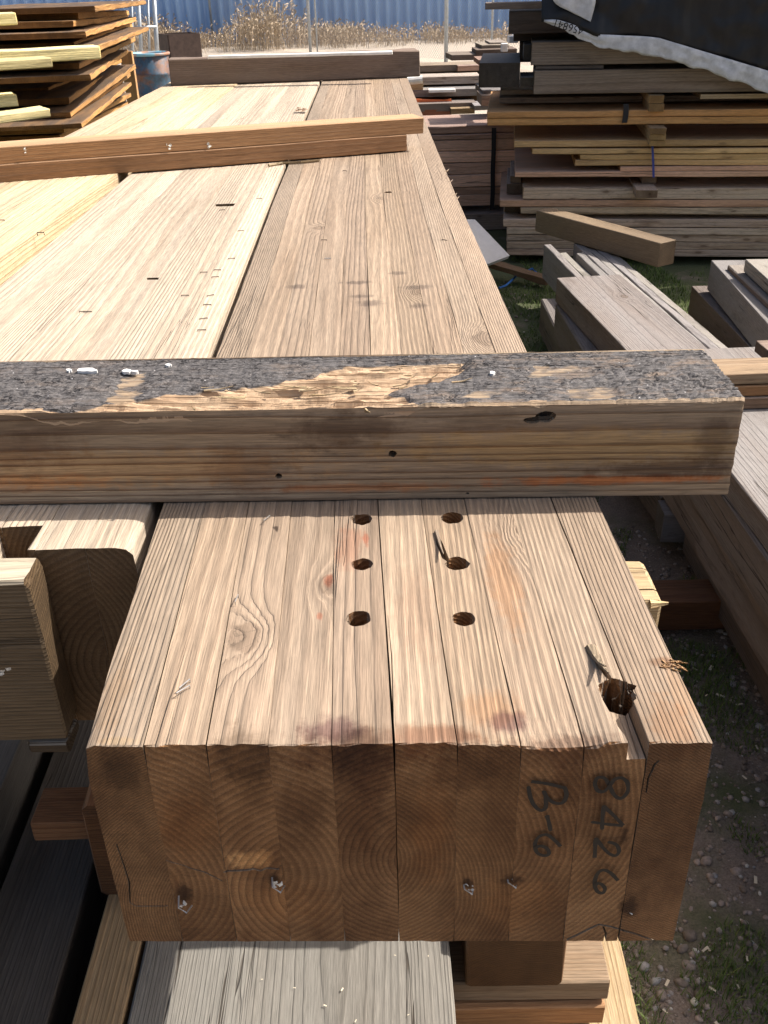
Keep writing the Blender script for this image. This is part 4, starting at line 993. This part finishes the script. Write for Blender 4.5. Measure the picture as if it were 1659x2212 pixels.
messy(620, 985, 528, 562, W_REDSTACK, 6.4, 'pinkish brown board just above the large square grey end', tint=(1.1, 1., .95))
messy(830, 880, 385, 455, M_WHITEBOARD, 6.9, 'white broken offcut beside the dark plank bundle', name='white_offcut', depth=.06)
messy(895, 972, 322, 378, M_WHITEBOARD, 6.2, 'white square offcut below the black brown timber end', name='white_offcut', depth=.1)
p = Py(*zf(-40, 715), 7.9); q = Py(*zf(128, 700), 7.9); vv, ff = tube([p, q], .03, 12)
tag(link('white_pipe', mesh('white_pipe', [x-p for x in vv], ff), M_WHITEBOARD, None, p), 'short white pipe lying just beyond the far right beam end', 'pipe')
p = [Py(*zf(a, b), 7.9) for a, b in [(-100, 935), (200, 935), (390, 898), (380, 872), (320, 880), (-100, 868)]]
vv = [x-p[0] for x in p]+[x-p[0]+Vector((0, .02, 0)) for x in p]
tag(link('orange_sheet', mesh('orange_sheet', vv, [tuple(range(6)), tuple(range(11, 5, -1))]+[(k, 6+k, 6+(k+1) % 6, (k+1) % 6) for k in range(6)]), plain('orange_plastic', (.80, .20, .07), .5), None, p[0]), 'orange plastic sheet tucked among the loose boards', 'plastic sheet')
# reddish strapped bundle behind
zr = [540, 575, 600, 650, 700, 752, 806, 840, 890]
for k in range(len(zr)-1):
    a = Py(*zq(185, zr[k]), 6.2); b = Py(*zq(185, zr[k+1]), 6.2); t_ = 1.9*[.7, .8, 1., 1.25, 1.1, 1.35, .75, .95][k]
    nmz = ['top', 'second', 'third', 'fourth', 'fifth', 'sixth', 'seventh', 'lowest'][k]
    board('bundled_plank', 1.6, .55, a.z-b.z-.003, W_REDSTACK, (-.35, 6.2+.275+random.uniform(0, .015), b.z-.01), yaw=R(-90), label=f'{nmz} reddish plank of the strapped bundle behind the beam', cat='lumber', group='planks of the strapped reddish bundle', tint=(t_, t_*.96, t_*.95), ring=.006, c=.004, jit=.004)
board('bundle_skid', 1.7, .6, .10, W_GREYSTACK, (-.3, 6.45, .0), yaw=R(-90), label='grey skid timber under the strapped reddish bundle', cat='timber', tint=(.8, .75, .75))
M_STRAP = plain('black_strap', (.015, .015, .02), .5)
def strap(name, pts, w_, mat, label, yoff):
    v = []; f = []
    for p in pts: v += [p+Vector((-w_, 0, 0)), p+Vector((w_, 0, 0)), p+Vector((w_, .003, 0)), p+Vector((-w_, .003, 0))]
    for i in range(len(pts)-1):
        for k in range(4): f.append((i*4+k, i*4+(k+1) % 4, i*4+4+(k+1) % 4, i*4+4+k))
    f += [(3, 2, 1, 0), tuple(len(v)-4+k for k in range(4))]
    base = pts[-1]
    return tag(link(name, mesh(name, [x-base for x in v], f), mat, None, base), label, 'strap')
strap('strap', [Py(*zq(a, b), 6.19) for a, b in [(475, 552), (474, 640), (470, 740), (470, 830), (466, 905)]], .014, M_STRAP, 'black strap round the reddish bundle behind the beam', 0)
strap('strap', [Pl(*zq(a, b), SP, SQ)-sn*.006 for a, b in [(1045, 448), (1046, 470), (1044, 500), (1038, 530)]], .014, M_STRAP, 'short black strap round the orange board pair', 0)
strap('string', [Pl(*zq(a, b), SP, SQ)-sn*.016 for a, b in [(1158, 630), (1160, 670), (1162, 720), (1163, 764)]], .006, plain('blue_cord', (.06, .08, .33), .6), 'thin blue cord round the middle bundle of the right stack', 0)

# ================================================================= TARP
tp = NT('black_tarp'); to_ = tp.tc.outputs['Object']
tw = tp.noise(tp.vec('MULTIPLY', to_, (3, 3, 2)), 1, 3, .6); tv = tp.voro(tp.vec('ADD', tp.vec('MULTIPLY', to_, (4, 4, 3)), tp.vec('SCALE', to_, scale=0.0)), 1, 'DISTANCE_TO_EDGE')
te = tp.sstep(tp.math('ABSOLUTE', tp.math('SUBTRACT', tp.noise(tp.vec('MULTIPLY', to_, (5, 5, 3.5)), 1, 5, .6), .5)), .012, .0)
tp.put(tp.b.inputs['Base Color'], tp.mix(tp.math('MULTIPLY', te, tp.ramp(tp.noise(to_, 5, 3), [(.6, 0), (.9, .05)])), (.012, .012, .014), (.16, .16, .17))); tp.b.inputs['Roughness'].default_value = .42
tp.b.inputs['Specular IOR Level'].default_value = .4
tp.bump(tw, .07, 1.0); M_TARP = tp.m
M_HEM = plain('white_tarp_back', (.66, .66, .67), .5, 0, 22, .35, .4)
tarp = empty('tarp', (1.6, 5.2, 1.0), 'black tarp with turned up white hem printed 456841 hanging over the right stack', 'tarp')
def resample(pts, n):
    P_ = [Vector(p) for p in pts]; L_ = [0]
    for a, b in zip(P_, P_[1:]): L_.append(L_[-1]+(b-a).length)
    out = []
    for i in range(n):
        s = L_[-1]*i/(n-1)
        for k in range(len(P_)-1):
            if s <= L_[k+1]+1e-9: out.append(P_[k].lerp(P_[k+1], (s-L_[k])/max(1e-9, L_[k+1]-L_[k]))); break
    return out
TP, TQ = (SP[0]-sn.x*.09, SP[1]-sn.y*.09), (SQ[0]-sn.x*.09, SQ[1]-sn.y*.09)
up_ = resample([Pl(*zq(a, b), TP, TQ) for a, b in [(688, 84), (740, 82), (800, 100), (880, 132), (905, 146), (1000, 150), (1130, 156), (1180, 162), (1400, 228), (1659, 306), (1900, 380), (2400, 520)]], 90)
lo_ = resample([Pl(*zq(a, b), TP, TQ) for a, b in [(686, 86), (730, 112), (800, 145), (870, 176), (930, 202), (1020, 220), (1100, 236), (1165, 240), (1190, 246), (1380, 302), (1500, 346), (1640, 396), (1900, 480), (2400, 640)]], 90)
loc = Vector(tarp.location); v = []; f = []; NTt = 34
for i, p in enumerate(up_):
    for k in range(NTt):
        t = k/(NTt-1)
        zz_ = p.z+.02*0-.01+(1.62-p.z+.01)*min(1, t/.62)
        back = max(0, (t-.62)/.38)*1.3
        wr = .022*nz(p.x*5, zz_*7, 2)+.011*nz(p.x*14, zz_*18, 5)+.02*(1-abs(nz(p.x*2.3+zz_*1.7, zz_*1.1-p.x, 8)))**6
        q = p+sn*back; x_ = q.x-(.012 if i == 0 else 0); v.append(Vector((x_, q.y-wr*(1 if back == 0 else .3)-.004, zz_+(wr if back else 0)))-loc)
for i in range(len(up_)-1):
    for k in range(NTt-1): f.append((i*NTt+k, (i+1)*NTt+k, (i+1)*NTt+k+1, i*NTt+k+1))
o = link('tarp_sheet', mesh('tarp_sheet', v, f, True), M_TARP, tarp); m = o.modifiers.new('t', 'SOLIDIFY'); m.thickness = .002
v = []; f = []; NH = 9
for i, (a, b) in enumerate(zip(up_, lo_)):
    for k in range(NH):
        t = k/(NH-1); p = a.lerp(b, t); wr = .010*nz(p.x*13, t*2, 3)+.006*nz(p.x*40, t*4, 9)
        v.append(Vector((p.x, p.y-.030-wr-.003*math.sin(math.pi*t)-.01*max(0, nz(p.x*7, 4, 2))*t, p.z+.014*nz(p.x*11, 3, 1)*t+.008*nz(p.x*35, 6, 2)*t))-loc)
for i in range(len(up_)-1):
    for k in range(NH-1): f.append((i*NH+k, i*NH+k+1, (i+1)*NH+k+1, (i+1)*NH+k))
o = link('white_hem', mesh('white_hem', v, f, True), M_HEM, tarp); m = o.modifiers.new('t', 'SOLIDIFY'); m.thickness = .002
fl = [Pl(*zq(a, b), TP, TQ) for a, b in [(722, -60), (726, 4), (745, 24), (800, 50), (885, 92), (903, 30), (908, 6), (900, -60)]]
gx = resample(fl[:5], 14); gy = resample([fl[7], fl[6], fl[5], fl[4]], 14); v = []; f = []
for i in range(14):
    for k in range(8):
        p = gx[i].lerp(gy[i], k/7); v.append(Vector((p.x, p.y-.035-.012*nz(p.x*16, p.z*16, 4)-.006*nz(p.x*50, p.z*40, 1), p.z))-loc)
for i in range(13):
    for k in range(7): f.append((i*8+k, (i+1)*8+k, (i+1)*8+k+1, i*8+k+1))
o = link('turned_flap', mesh('turned_flap', v, f, True), M_HEM, tarp); m = o.modifiers.new('t', 'SOLIDIFY'); m.thickness = .002
tx = bpy.data.curves.new('print', 'FONT'); tx.body = '456841'; tx.size = .062; tx.space_character = 1.05
to = bpy.data.objects.new('print', tx); col.objects.link(to); bpy.context.view_layer.update()
me = bpy.data.meshes.new_from_object(to.evaluated_get(bpy.context.evaluated_depsgraph_get())); bpy.data.objects.remove(to)
p = Pl(*zq(862, 118), TP, TQ); q = Pl(*zq(742, 82), TP, TQ); e1 = (q-p).normalized(); e3 = -sn; e2 = e3.cross(e1)
wmax = max(x.co.x for x in me.vertices); sc = (q-p).length/wmax
for x in me.vertices:
    w3 = p+e1*x.co.x*sc+e2*x.co.y*sc*1.0-sn*.058; x.co = w3-loc
link('printed_number', me, M_INK, tarp)

# ================================================================= WHITE PANEL, SCRAPS ON THE GRASS
M_PANEL = plain('off_white_panel', (.66, .64, .63), .6, 0, 30, .12)
pa = [Pz(1005, 476, .17), Pz(1025, 474, .17), Pz(1100, 552, .03), Pz(1048, 572, .03), Pz(985, 480, .16)]
pa = [Py(1000, 474, 5.05), Py(1026, 474, 5.08), Py(1101, 552, 4.92), Py(1046, 573, 4.80), Py(985, 505, 4.86)]
nrm = (pa[1]-pa[0]).cross(pa[3]-pa[0]).normalized(); nrm = nrm if nrm.y < 0 else -nrm
vv = [x-pa[3] for x in pa]+[x-pa[3]-nrm*.022 for x in pa]
o = link('plywood_offcut', mesh('plywood_offcut', vv, [tuple(range(5)), tuple(range(9, 4, -1))]+[(k, 5+k, 5+(k+1) % 5, (k+1) % 5) for k in range(5)]), M_PANEL, None, pa[3])
tag(o, 'leaning off white panel offcut between the beam and the right stack', 'panel')
a = Pz(1185, 613, .02); b = Pz(1062, 576, .06)
between('wood_scrap', a, b, .07, .03, W_STICK, label='brown wedge scrap lying on the grass by the white panel', cat='wood scrap', tint=(.6, .55, .52), jit=.006)
pts = [Pz(u, v_, .02) for u, v_ in [(1078, 622), (1092, 617), (1105, 606), (1113, 598), (1120, 590)]]+[Pz(u, v_, .03) for u, v_ in [(1140, 585), (1150, 580), (1158, 588), (1148, 592), (1160, 596)]]
vv, ff = tube(pts, .006, 6); tag(link('blue_cord', mesh('blue_cord', [Vector(x)-pts[0] for x in vv], ff), plain('blue_rope', (.03, .14, .42), .6), None, pts[0]), 'blue plastic cord curling on the grass by the scrap', 'cord')

# ================================================================= LEFT STACK OF BARN BOARDS
def z4(a, b): return (a/3.19/1.4756, b/3.19/1.4756)
# near right corner (photo), thickness px, far right corner (photo), near distance
sheets = [((960, 62), (1480, 2), 40, 5.6), ((790, 122), (1310, 105), 46, 5.7), ((735, 208), (1300, 150), 44, 5.5), ((865, 318), (1385, 172), 42, 5.4), ((750, 430), (1345, 228), 44, 5.5), ((925, 492), (1508, 268), 40, 5.2), ((800, 640), (1375, 372), 44, 5.4),
          ((915, 760), (1300, 500), 42, 5.2), ((490, 890), (1250, 590), 40, 5.8), ((695, 990), (1210, 660), 46, 5.4), ((715, 1140), (1380, 655), 40, 5.2), ((760, 1160), (1330, 740), 34, 5.35), ((825, 1250), (1335, 835), 40, 5.0), ((640, 1290), (1330, 940), 46, 5.3), ((600, 1370), (1300, 1030), 46, 5.3)]
names = ['topmost', 'second', 'third', 'fourth', 'fifth', 'sixth', 'seventh', 'eighth', 'ninth', 'tenth', 'eleventh', 'twelfth', 'thirteenth', 'fourteenth', 'fifteenth']
for k, (nc, fc, th, y0) in enumerate(sheets):
    A = Py(*z4(*nc), y0); zt_ = A.z
    if zt_ > CH-.03: zt_ = zt_
    yfar = y0+2.1
    B = Py(*z4(*fc), yfar)
    d = (B-A); d.normalize(); hh = th/3.19/1.4756/FPX*y0*1.2
    s = Vector((d.y, -d.x, 0)).normalized()
    A2 = A-s*.45; B2 = B-s*.45; A2.z -= hh; B2.z -= hh
    t_ = random.uniform(.85, 1.2)
    between('barn_board', A2, B2, .90, hh, W_SHEETS, label=f'{names[k]} board from the top in the left stack of dark topped barn boards', cat='lumber', group='barn boards in the left stack', ring=.006, tint=(t_, t_, t_*.95), c=.004, jit=.006, ny=14, mids=2)
for (u0, v0, v1, lb_) in [(1290, 520, 1010, 'upright orange prop at the back of the left barn board stack'), (1210, 930, 1090, 'short orange prop low behind the left barn board stack')]:
    a = Py(*z4(u0, v0), 7.9); b = Py(*z4(u0+60, v1), 7.8); 
    board('prop', a.z-.0, .09, .05, W_ORANGE, (a.x, 7.9, .0), pitch=R(90), label=lb_, cat='lumber')
YB = 4.25
# bright fresh boards poking in from the left
W_BRIGHT = wood('wood_bright_yellow', (.92, .80, .42), (.80, .62, .25), contrast=.4, blotch=.25, blotchc=(.75, .55, .25), cracks=.3, end=.95, endc=(1, .97, .85))
for (r_, t_, b_, y0, lab, yw) in [(942, 470, 605, 4.5, 'bright yellow rough board jutting from the left over the barn boards', 116), (432, 590, 690, 4.2, 'short bright board under the long jutting one at left', 122), (75, 130, 258, 4.3, 'upper stub of a yellow board at the left edge', 118), (405, 1110, 1200, 3.9, 'lower bright yellow board jutting from the left edge', 124), (85, 965, 1090, 4.2, 'small yellow stub between the jutting boards at left', 118)]:
    A = Py(*z4(r_, t_), y0); B = Py(*z4(r_, b_), y0); L_ = 1.6
    yaw_ = R(yw)
    dirv = Vector((-math.sin(yaw_), math.cos(yaw_), 0))
    board('jutting_board', L_, .12, A.z-B.z, W_BRIGHT, Vector((A.x, A.y+.07, B.z)), yaw=yaw_, label=lab, cat='lumber', group='bright boards jutting in from the left', ring=.007, jit=.003, c=.004, ny=16, pitch=R(-2 if r_ == 405 else 0), mids=2)

# ================================================================= BARREL, BIN, GATE
bt = NT('rusty_blue_drum'); bo = bt.tc.outputs['Object']
n = bt.noise(bo, 4.5, 4, .65); c = bt.mix(bt.ramp(n, [(.45, 0), (.58, 1)]), (.045, .10, .16), (.16, .075, .045)); c = bt.mix(bt.ramp(bt.noise(bo, 30, 4), [(.3, .0), (.7, .5)]), c, (.03, .03, .035))
bt.put(bt.b.inputs['Base Color'], c); bt.b.inputs['Roughness'].default_value = .6; bt.b.inputs['Metallic'].default_value = .2
tt = NT('drum_lid_paint'); n = tt.noise(tt.tc.outputs['Object'], 3.5, 3, .6)
tt.put(tt.b.inputs['Base Color'], tt.mix(tt.ramp(n, [(.46, 0), (.56, 1)]), (.16, .36, .47), (.33, .17, .11))); tt.b.inputs['Roughness'].default_value = .55
bp = Py(331, 170, 13.0)
drum = empty('steel_drum', (bp.x, 13.0, 0), 'rusty blue steel drum standing behind the left beam', 'drum')
r0 = .235
v, f = lathe([(0, 0), (r0, 0), (r0, .02), (r0-.01, .03), (r0-.01, .21), (r0+.006, .225), (r0-.01, .24), (r0-.01, .43), (r0+.006, .445), (r0-.01, .46), (r0-.01, .66), (r0-.02, .665)], 36); link('drum_body', mesh('drum_body', v, f, True), bt.m, drum)
v, f = lathe([(r0-.012, .655), (r0+.010, .66), (r0+.012, .68), (r0+.002, .69), (r0-.012, .684), (r0-.018, .66)], 36); link('drum_rim', mesh('drum_rim', v, f, True), tt.m, drum)
v, f = lathe([(0, .66), (r0-.018, .66)], 36); link('drum_lid', mesh('drum_lid', v, f), tt.m, drum)
bq = Py(393, 130, 17.0); bn = empty('metal_bin', (bq.x, 17.0, 0), 'dark rusty square metal bin beyond the drum', 'bin', rot=(0, 0, R(28)))
M_BIN = plain('rusted_steel', (.075, .05, .042), .7, .2, 12, .5)
for (cx, cy, sx_, sy_) in [(0, -.26, .52, .02), (0, .26, .52, .02), (-.26, 0, .02, .5), (.26, 0, .02, .5)]:
    x0, x1, y0, y1 = cx-sx_/2, cx+sx_/2, cy-sy_/2, cy+sy_/2
    v = [(x, y, z) for z in (0, .72) for (x, y) in ((x0, y0), (x1, y0), (x1, y1), (x0, y1))]
    link('side_panel', mesh('side_panel', v, [(3, 2, 1, 0), (4, 5, 6, 7), (0, 1, 5, 4), (1, 2, 6, 5), (2, 3, 7, 6), (3, 0, 4, 7)]), M_BIN, bn)
M_GALV = plain('galvanised_steel', (.42, .46, .50), .4, .55)
gate = empty('gate_panel', (Py(300, 100, 16.5).x, 16.5, 0), 'galvanised mesh gate panels leaning behind the barn board stack', 'gate')
gx0 = gate.location.x
for (u0, u1, yy, rr) in [(296, 312, 16.5, .03), (330, 346, 16.6, .035), (283, 290, 16.4, .02), (318, 326, 16.7, .02)]:
    a = Py(u0, -40, yy); b = Py(u1, 215, yy); v, f = tube([a, b], rr, 10); link('gate_tube', mesh('gate_tube', [Vector(x)-gate.location for x in v], f, True), M_GALV, gate)
for (v0, v1) in [(150, 146), (60, 58)]:
    a = Py(270, v0, 16.5); b = Py(338, v1, 16.55); v, f = tube([a, b], .022, 10); link('gate_rail', mesh('gate_rail', [Vector(x)-gate.location for x in v], f, True), M_GALV, gate)
def chain(p0, p1, z0, z1, pitch_, r_):
    """woven wire mesh between two ground points"""
    p0 = Vector(p0); p1 = Vector(p1); L_ = (p1-p0).length; d = (p1-p0)/L_; up = Vector((0, 0, 1)); V = []; F = []
    n = int(L_/pitch_); rowsn = int((z1-z0)/pitch_)
    for i in range(n):
        for k in range(rowsn):
            for sg in (0, 1):
                a = p0+d*((i+sg)*pitch_)+up*(z0+k*pitch_); b = p0+d*((i+1-sg)*pitch_)+up*(z0+(k+1)*pitch_)
                s = ((b-a).normalized().cross(d.cross(up))).normalized()*r_; q = d.cross(up)*r_
                m_ = len(V); V += [a+s, a-s*.5+q, a-s*.5-q, b+s, b-s*.5+q, b-s*.5-q]; F += [(m_, m_+1, m_+4, m_+3), (m_+1, m_+2, m_+5, m_+4), (m_+2, m_, m_+3, m_+5)]
    return V, F
a = Py(280, 200, 16.62); b = Py(338, 200, 16.62)
V, F = chain((a.x, 16.62, 0), (b.x, 16.62, 0), .3, 2.2, .06, .0016); o = link('gate_mesh', mesh('gate_mesh', [x-gate.location for x in V], F), M_GALV, gate); o['kind'] = 'stuff'

# ================================================================= FENCE, WEEDS, BLUE WALL
fence = empty('chain_link_fence', (0, 21, 0), 'grey chain link fence in front of the blue wall', 'fence')
pL = Pz(667, 112, 0); pR = Pz(965, 135, 0); fd = (pR-pL)
FO = Vector(fence.location)
fa = pL-fd*1.55; fb = pR+fd*1.5
for (u, w_) in [(668, .035), (964, .038), (458, .03), (388, .032), (683, .018), (1063, .02)]:
    # intersection of the view column with the fence line
    d_ = ray(u, 60); nx_, ny_ = -fd.y, fd.x; t = (nx_*pL.x+ny_*pL.y)/(nx_*d_.x+ny_*d_.y); p = Vector((d_.x*t, d_.y*t, 0))
    v, f = tube([p, p+Vector((0, 0, 2.35))], w_, 10); link('fence_post', mesh('fence_post', [Vector(x)-FO for x in v], f, True), M_GALV, fence)
V, F = chain(fa, fb, .05, 2.2, .065, .0017); o = link('wire_mesh', mesh('wire_mesh', [x-FO for x in V], F), M_GALV, fence); o['kind'] = 'stuff'
v, f = tube([fa+Vector((0, 0, 2.28)), fb+Vector((0, 0, 2.28))], .022, 8); link('top_rail', mesh('top_rail', [Vector(x)-FO for x in v], f, True), M_GALV, fence)
wt = NT('blue_painted_steel'); wo = wt.tc.outputs['Object']
n = wt.noise(wt.vec('MULTIPLY', wo, (1.5, 1, .35)), 2, 4, .6)
wt.put(wt.b.inputs['Base Color'], wt.mix(n, (.27, .44, .72), (.36, .54, .80))); wt.b.inputs['Roughness'].default_value = .45
wall = empty('blue_wall', (0, 27.5, 0), 'blue corrugated metal wall behind the fence and dry weeds', 'wall', rot=(0, 0, R(4)))
rib = .27; v = []; f = []; pr = []
for k in range(4):
    x = k*rib; pr += [(x, 0), (x+.05, 0), (x+.14, .09), (x+.19, .09)]
pr.append((4*rib, 0))
for z in (0, 4.5):
    for (x, y) in pr: v.append((x, y, z))
for (x, y) in pr: v.append((x, y+.004, 4.5))
for (x, y) in pr: v.append((x, y+.004, 0))
m_ = len(pr)
for lay in (0, 2):
    for k in range(m_-1): f.append((lay*m_+k, lay*m_+k+1, (lay+1)*m_+k+1, (lay+1)*m_+k))
for k in range(m_-1): f.append((m_+k, m_+k+1, 2*m_+k+1, 2*m_+k))
me = mesh('wall_panel', v, f); me.materials.append(wt.m)
for k in range(26): link('wall_panel', me, None, wall, (-12+k*4*rib, 0, 0))
# dry weeds
def blades(n, xr_, yr_, h, wd, lean, seed, clump=1.4, zfun=None, thr=.0, pts=None):
    rng = np.random.RandomState(seed); V = []; F = []; c = 0; tries = 0
    while c < n and tries < n*12:
        tries += 1
        if pts: cx, cy, sg = pts[rng.randint(len(pts))]; x = cx+rng.randn()*sg; y = cy+rng.randn()*sg*.6
        else: x = rng.uniform(*xr_); y = rng.uniform(*yr_)
        q = nz(x*clump, y*clump, seed)
        if q < thr: continue
        hh = h*rng.uniform(.45, 1.1)*(.6+.8*max(0, q)); a = rng.uniform(0, 6.28); ln = lean*rng.uniform(.2, 1)*hh
        bx, by = math.cos(a)*wd, math.sin(a)*wd; lx, ly_ = math.cos(a+1.57+rng.uniform(-1, 1))*ln, math.sin(a+1.57)*ln
        z = (zfun(x, y) if zfun else 0)-.005; m_ = len(V)
        V += [(x-bx, y-by, z), (x+bx, y+by, z), (x+bx*.7+lx*.35, y+by*.7+ly_*.35, z+hh*.6), (x-bx*.7+lx*.35, y-by*.7+ly_*.35, z+hh*.6), (x+lx, y+ly_, z+hh)]
        F += [(m_, m_+1, m_+2, m_+3), (m_+3, m_+2, m_+4)]; c += 1
    return V, F
def grassmat(name, a, b):
    t = NT(name); g = t.n.new('ShaderNodeNewGeometry'); t.put(t.b.inputs['Base Color'], t.mix(g.outputs['Random Per Island'], a, b)); t.b.inputs['Roughness'].default_value = .75
    t.b.inputs['Specular IOR Level'].default_value = .2; return t.m
M_WEED = grassmat('dry_weeds', (.27, .21, .145), (.55, .45, .33)); M_GRASS = grassmat('green_grass', (.05, .095, .02), (.16, .21, .065))
V, F = [], []
rng = np.random.RandomState(3)
cl = []
for k in range(200):
    x = rng.uniform(-10, 7); y = rng.uniform(24.4, 26.9); 
    hgt = .22+.62*max(0, nz(x*.6, 3, 1)+.35)
    hgt *= 1.15 if x < -.5 else .85
    cl.append((x, y, .28, hgt)) if rng.rand() < (.95 if x < .5 else .6) else None
for (cx, cy, sg, hg) in cl:
    for j in range(30):
        x = cx+rng.randn()*sg; y = cy+rng.randn()*sg; hh = hg*rng.uniform(.4, 1.15); a = rng.uniform(0, 6.28); lx = rng.randn()*.16*hh; ly_ = rng.randn()*.16*hh; w_ = .006
        m_ = len(V); bx, by = math.cos(a)*w_, math.sin(a)*w_
        V += [(x-bx, y-by, 0), (x+bx, y+by, 0), (x+lx*.5, y+ly_*.5, hh*.6), (x+lx, y+ly_, hh)]; F += [(m_, m_+1, m_+2), (m_+2, m_+1, m_+3)]
        for q in range(5):   # seed heads and side twigs
            t = rng.uniform(.35, 1.); px_, py_, pz_ = x+lx*t, y+ly_*t, hh*t; e1 = rng.randn(3)*.06*hh; m_ = len(V)
            V += [(px_, py_, pz_), (px_+e1[0], py_+e1[1], pz_+abs(e1[2])+.03), (px_+e1[0]+.02, py_+e1[1], pz_+abs(e1[2]))]; F.append((m_, m_+1, m_+2))
tag(link('dry_weeds', mesh('dry_weeds', V, F), M_WEED), kind='stuff')
# turf and gravel
Vt, Ft = [], []
def addb(VF):
    b = len(Vt); Vt.extend(VF[0]); Ft.extend([tuple(i+b for i in q) for q in VF[1]])
addb(blades(13000, (.28, .95), (.6, 2.6), .028, .0012, .9, 11, 6., gz, .12))
addb(blades(2600, (.335, .43), (.5, 1.5), .04, .0010, .9, 13, 2., gz, -.8))
addb(blades(22000, (.35, 1.6), (2.6, 5.6), .045, .0019, .9, 12, 2.2, gz, -.3))
addb(blades(3000, (.2, 1.8), (6.9, 8.4), .06, .003, .8, 14, 2., gz, -.5))
addb(blades(2500, (1.2, 2.6), (3.6, 5.2), .05, .0018, .9, 15, 2.2, gz, -.3))
tag(link('turf', mesh('turf', Vt, Ft), M_GRASS), kind='stuff')
pm = NT('pebbles'); g = pm.n.new('ShaderNodeNewGeometry')
pc = pm.ramp(g.outputs['Random Per Island'], [(0, (.13, .105, .085)), (.35, (.23, .19, .16)), (.7, (.32, .26, .225)), (.93, (.27, .27, .27)), (1, (.55, .53, .48))])
pm.put(pm.b.inputs['Base Color'], pm.mix(1, pc, pm.ramp(pm.noise(pm.tc.outputs['Object'], 160, 3), [(.3, .7), (.7, 1.2)]), 'MULTIPLY')); pm.b.inputs['Roughness'].default_value = .8
bm = bmesh.new(); bmesh.ops.create_icosphere(bm, subdivisions=2, radius=1); ico = [x.co.copy() for x in bm.verts]; icf = [tuple(x.index for x in q.verts) for q in bm.faces]; bm.free()
bm = bmesh.new(); bmesh.ops.create_icosphere(bm, subdivisions=1, radius=1); ico1 = [x.co.copy() for x in bm.verts]; icf1 = [tuple(x.index for x in q.verts) for q in bm.faces]; bm.free()
V, F = [], []
def stone(x, y, r_, sd, hi):
    I, IF = (ico, icf) if hi else (ico1, icf1); b = len(V); a = sd*1.7; ca, sa = math.cos(a), math.sin(a); e = .55+.4*abs(math.sin(sd*3.3)); fl = .35+.35*abs(math.sin(sd*5.1)); z = gz(x, y)+r_*fl*.25
    for q in I:
        k = 1+.32*nz(q.x*1.3+sd, q.y*1.3, q.z*1.3); X, Y = q.x*r_*k, q.y*r_*k*e
        V.append((x+X*ca-Y*sa, y+X*sa+Y*ca, z+q.z*r_*fl*k))
    F.extend([tuple(i+b for i in t) for t in IF])
rng = np.random.RandomState(9)
for k in range(4200):
    x = rng.uniform(.3, .9); y = rng.uniform(.55, 2.4); r_ = .0022+.0068*rng.rand()**3
    stone(x, y, r_, k*.37, False)
for k in range(130):
    x = rng.uniform(.33, .9); y = rng.uniform(.55, 2.3); stone(x, y, .006+.007*rng.rand(), k*.71, True)
for k in range(500):
    x = rng.uniform(.5, 1.4); y = rng.uniform(2.5, 5); stone(x, y, .004+.008*rng.rand()**2, k*.41, False)
tag(link('gravel', mesh('gravel', V, F, True), pm.m), kind='stuff')
# wood chips scattered on the low grey timber and ground
V, F = [], []
for k in range(52):
    if k < 10: x = random.uniform(-.28, .05); y = random.uniform(.62, .82); z = .303
    else: x = random.uniform(.38, .8); y = random.uniform(.7, 1.9); z = gz(x, y)+.008
    b = len(V); a = random.uniform(0, 3); L_ = random.uniform(.001, .0025) if k < 10 else random.uniform(.004, .010)
    for dx, dy, dz_ in ((-1, -.35, 0), (1, -.35, .1), (1, .35, .1), (-1, .35, 0)):
        V.append((x+(dx*math.cos(a)-dy*math.sin(a))*L_, y+(dx*math.sin(a)+dy*math.cos(a))*L_, z+dz_*L_+random.uniform(0, .3)*L_))
    F.append((b, b+1, b+2, b+3))
tag(link('wood_chips', mesh('wood_chips', V, F), plain('pale_chips', (.62, .55, .42), .9)), kind='stuff')
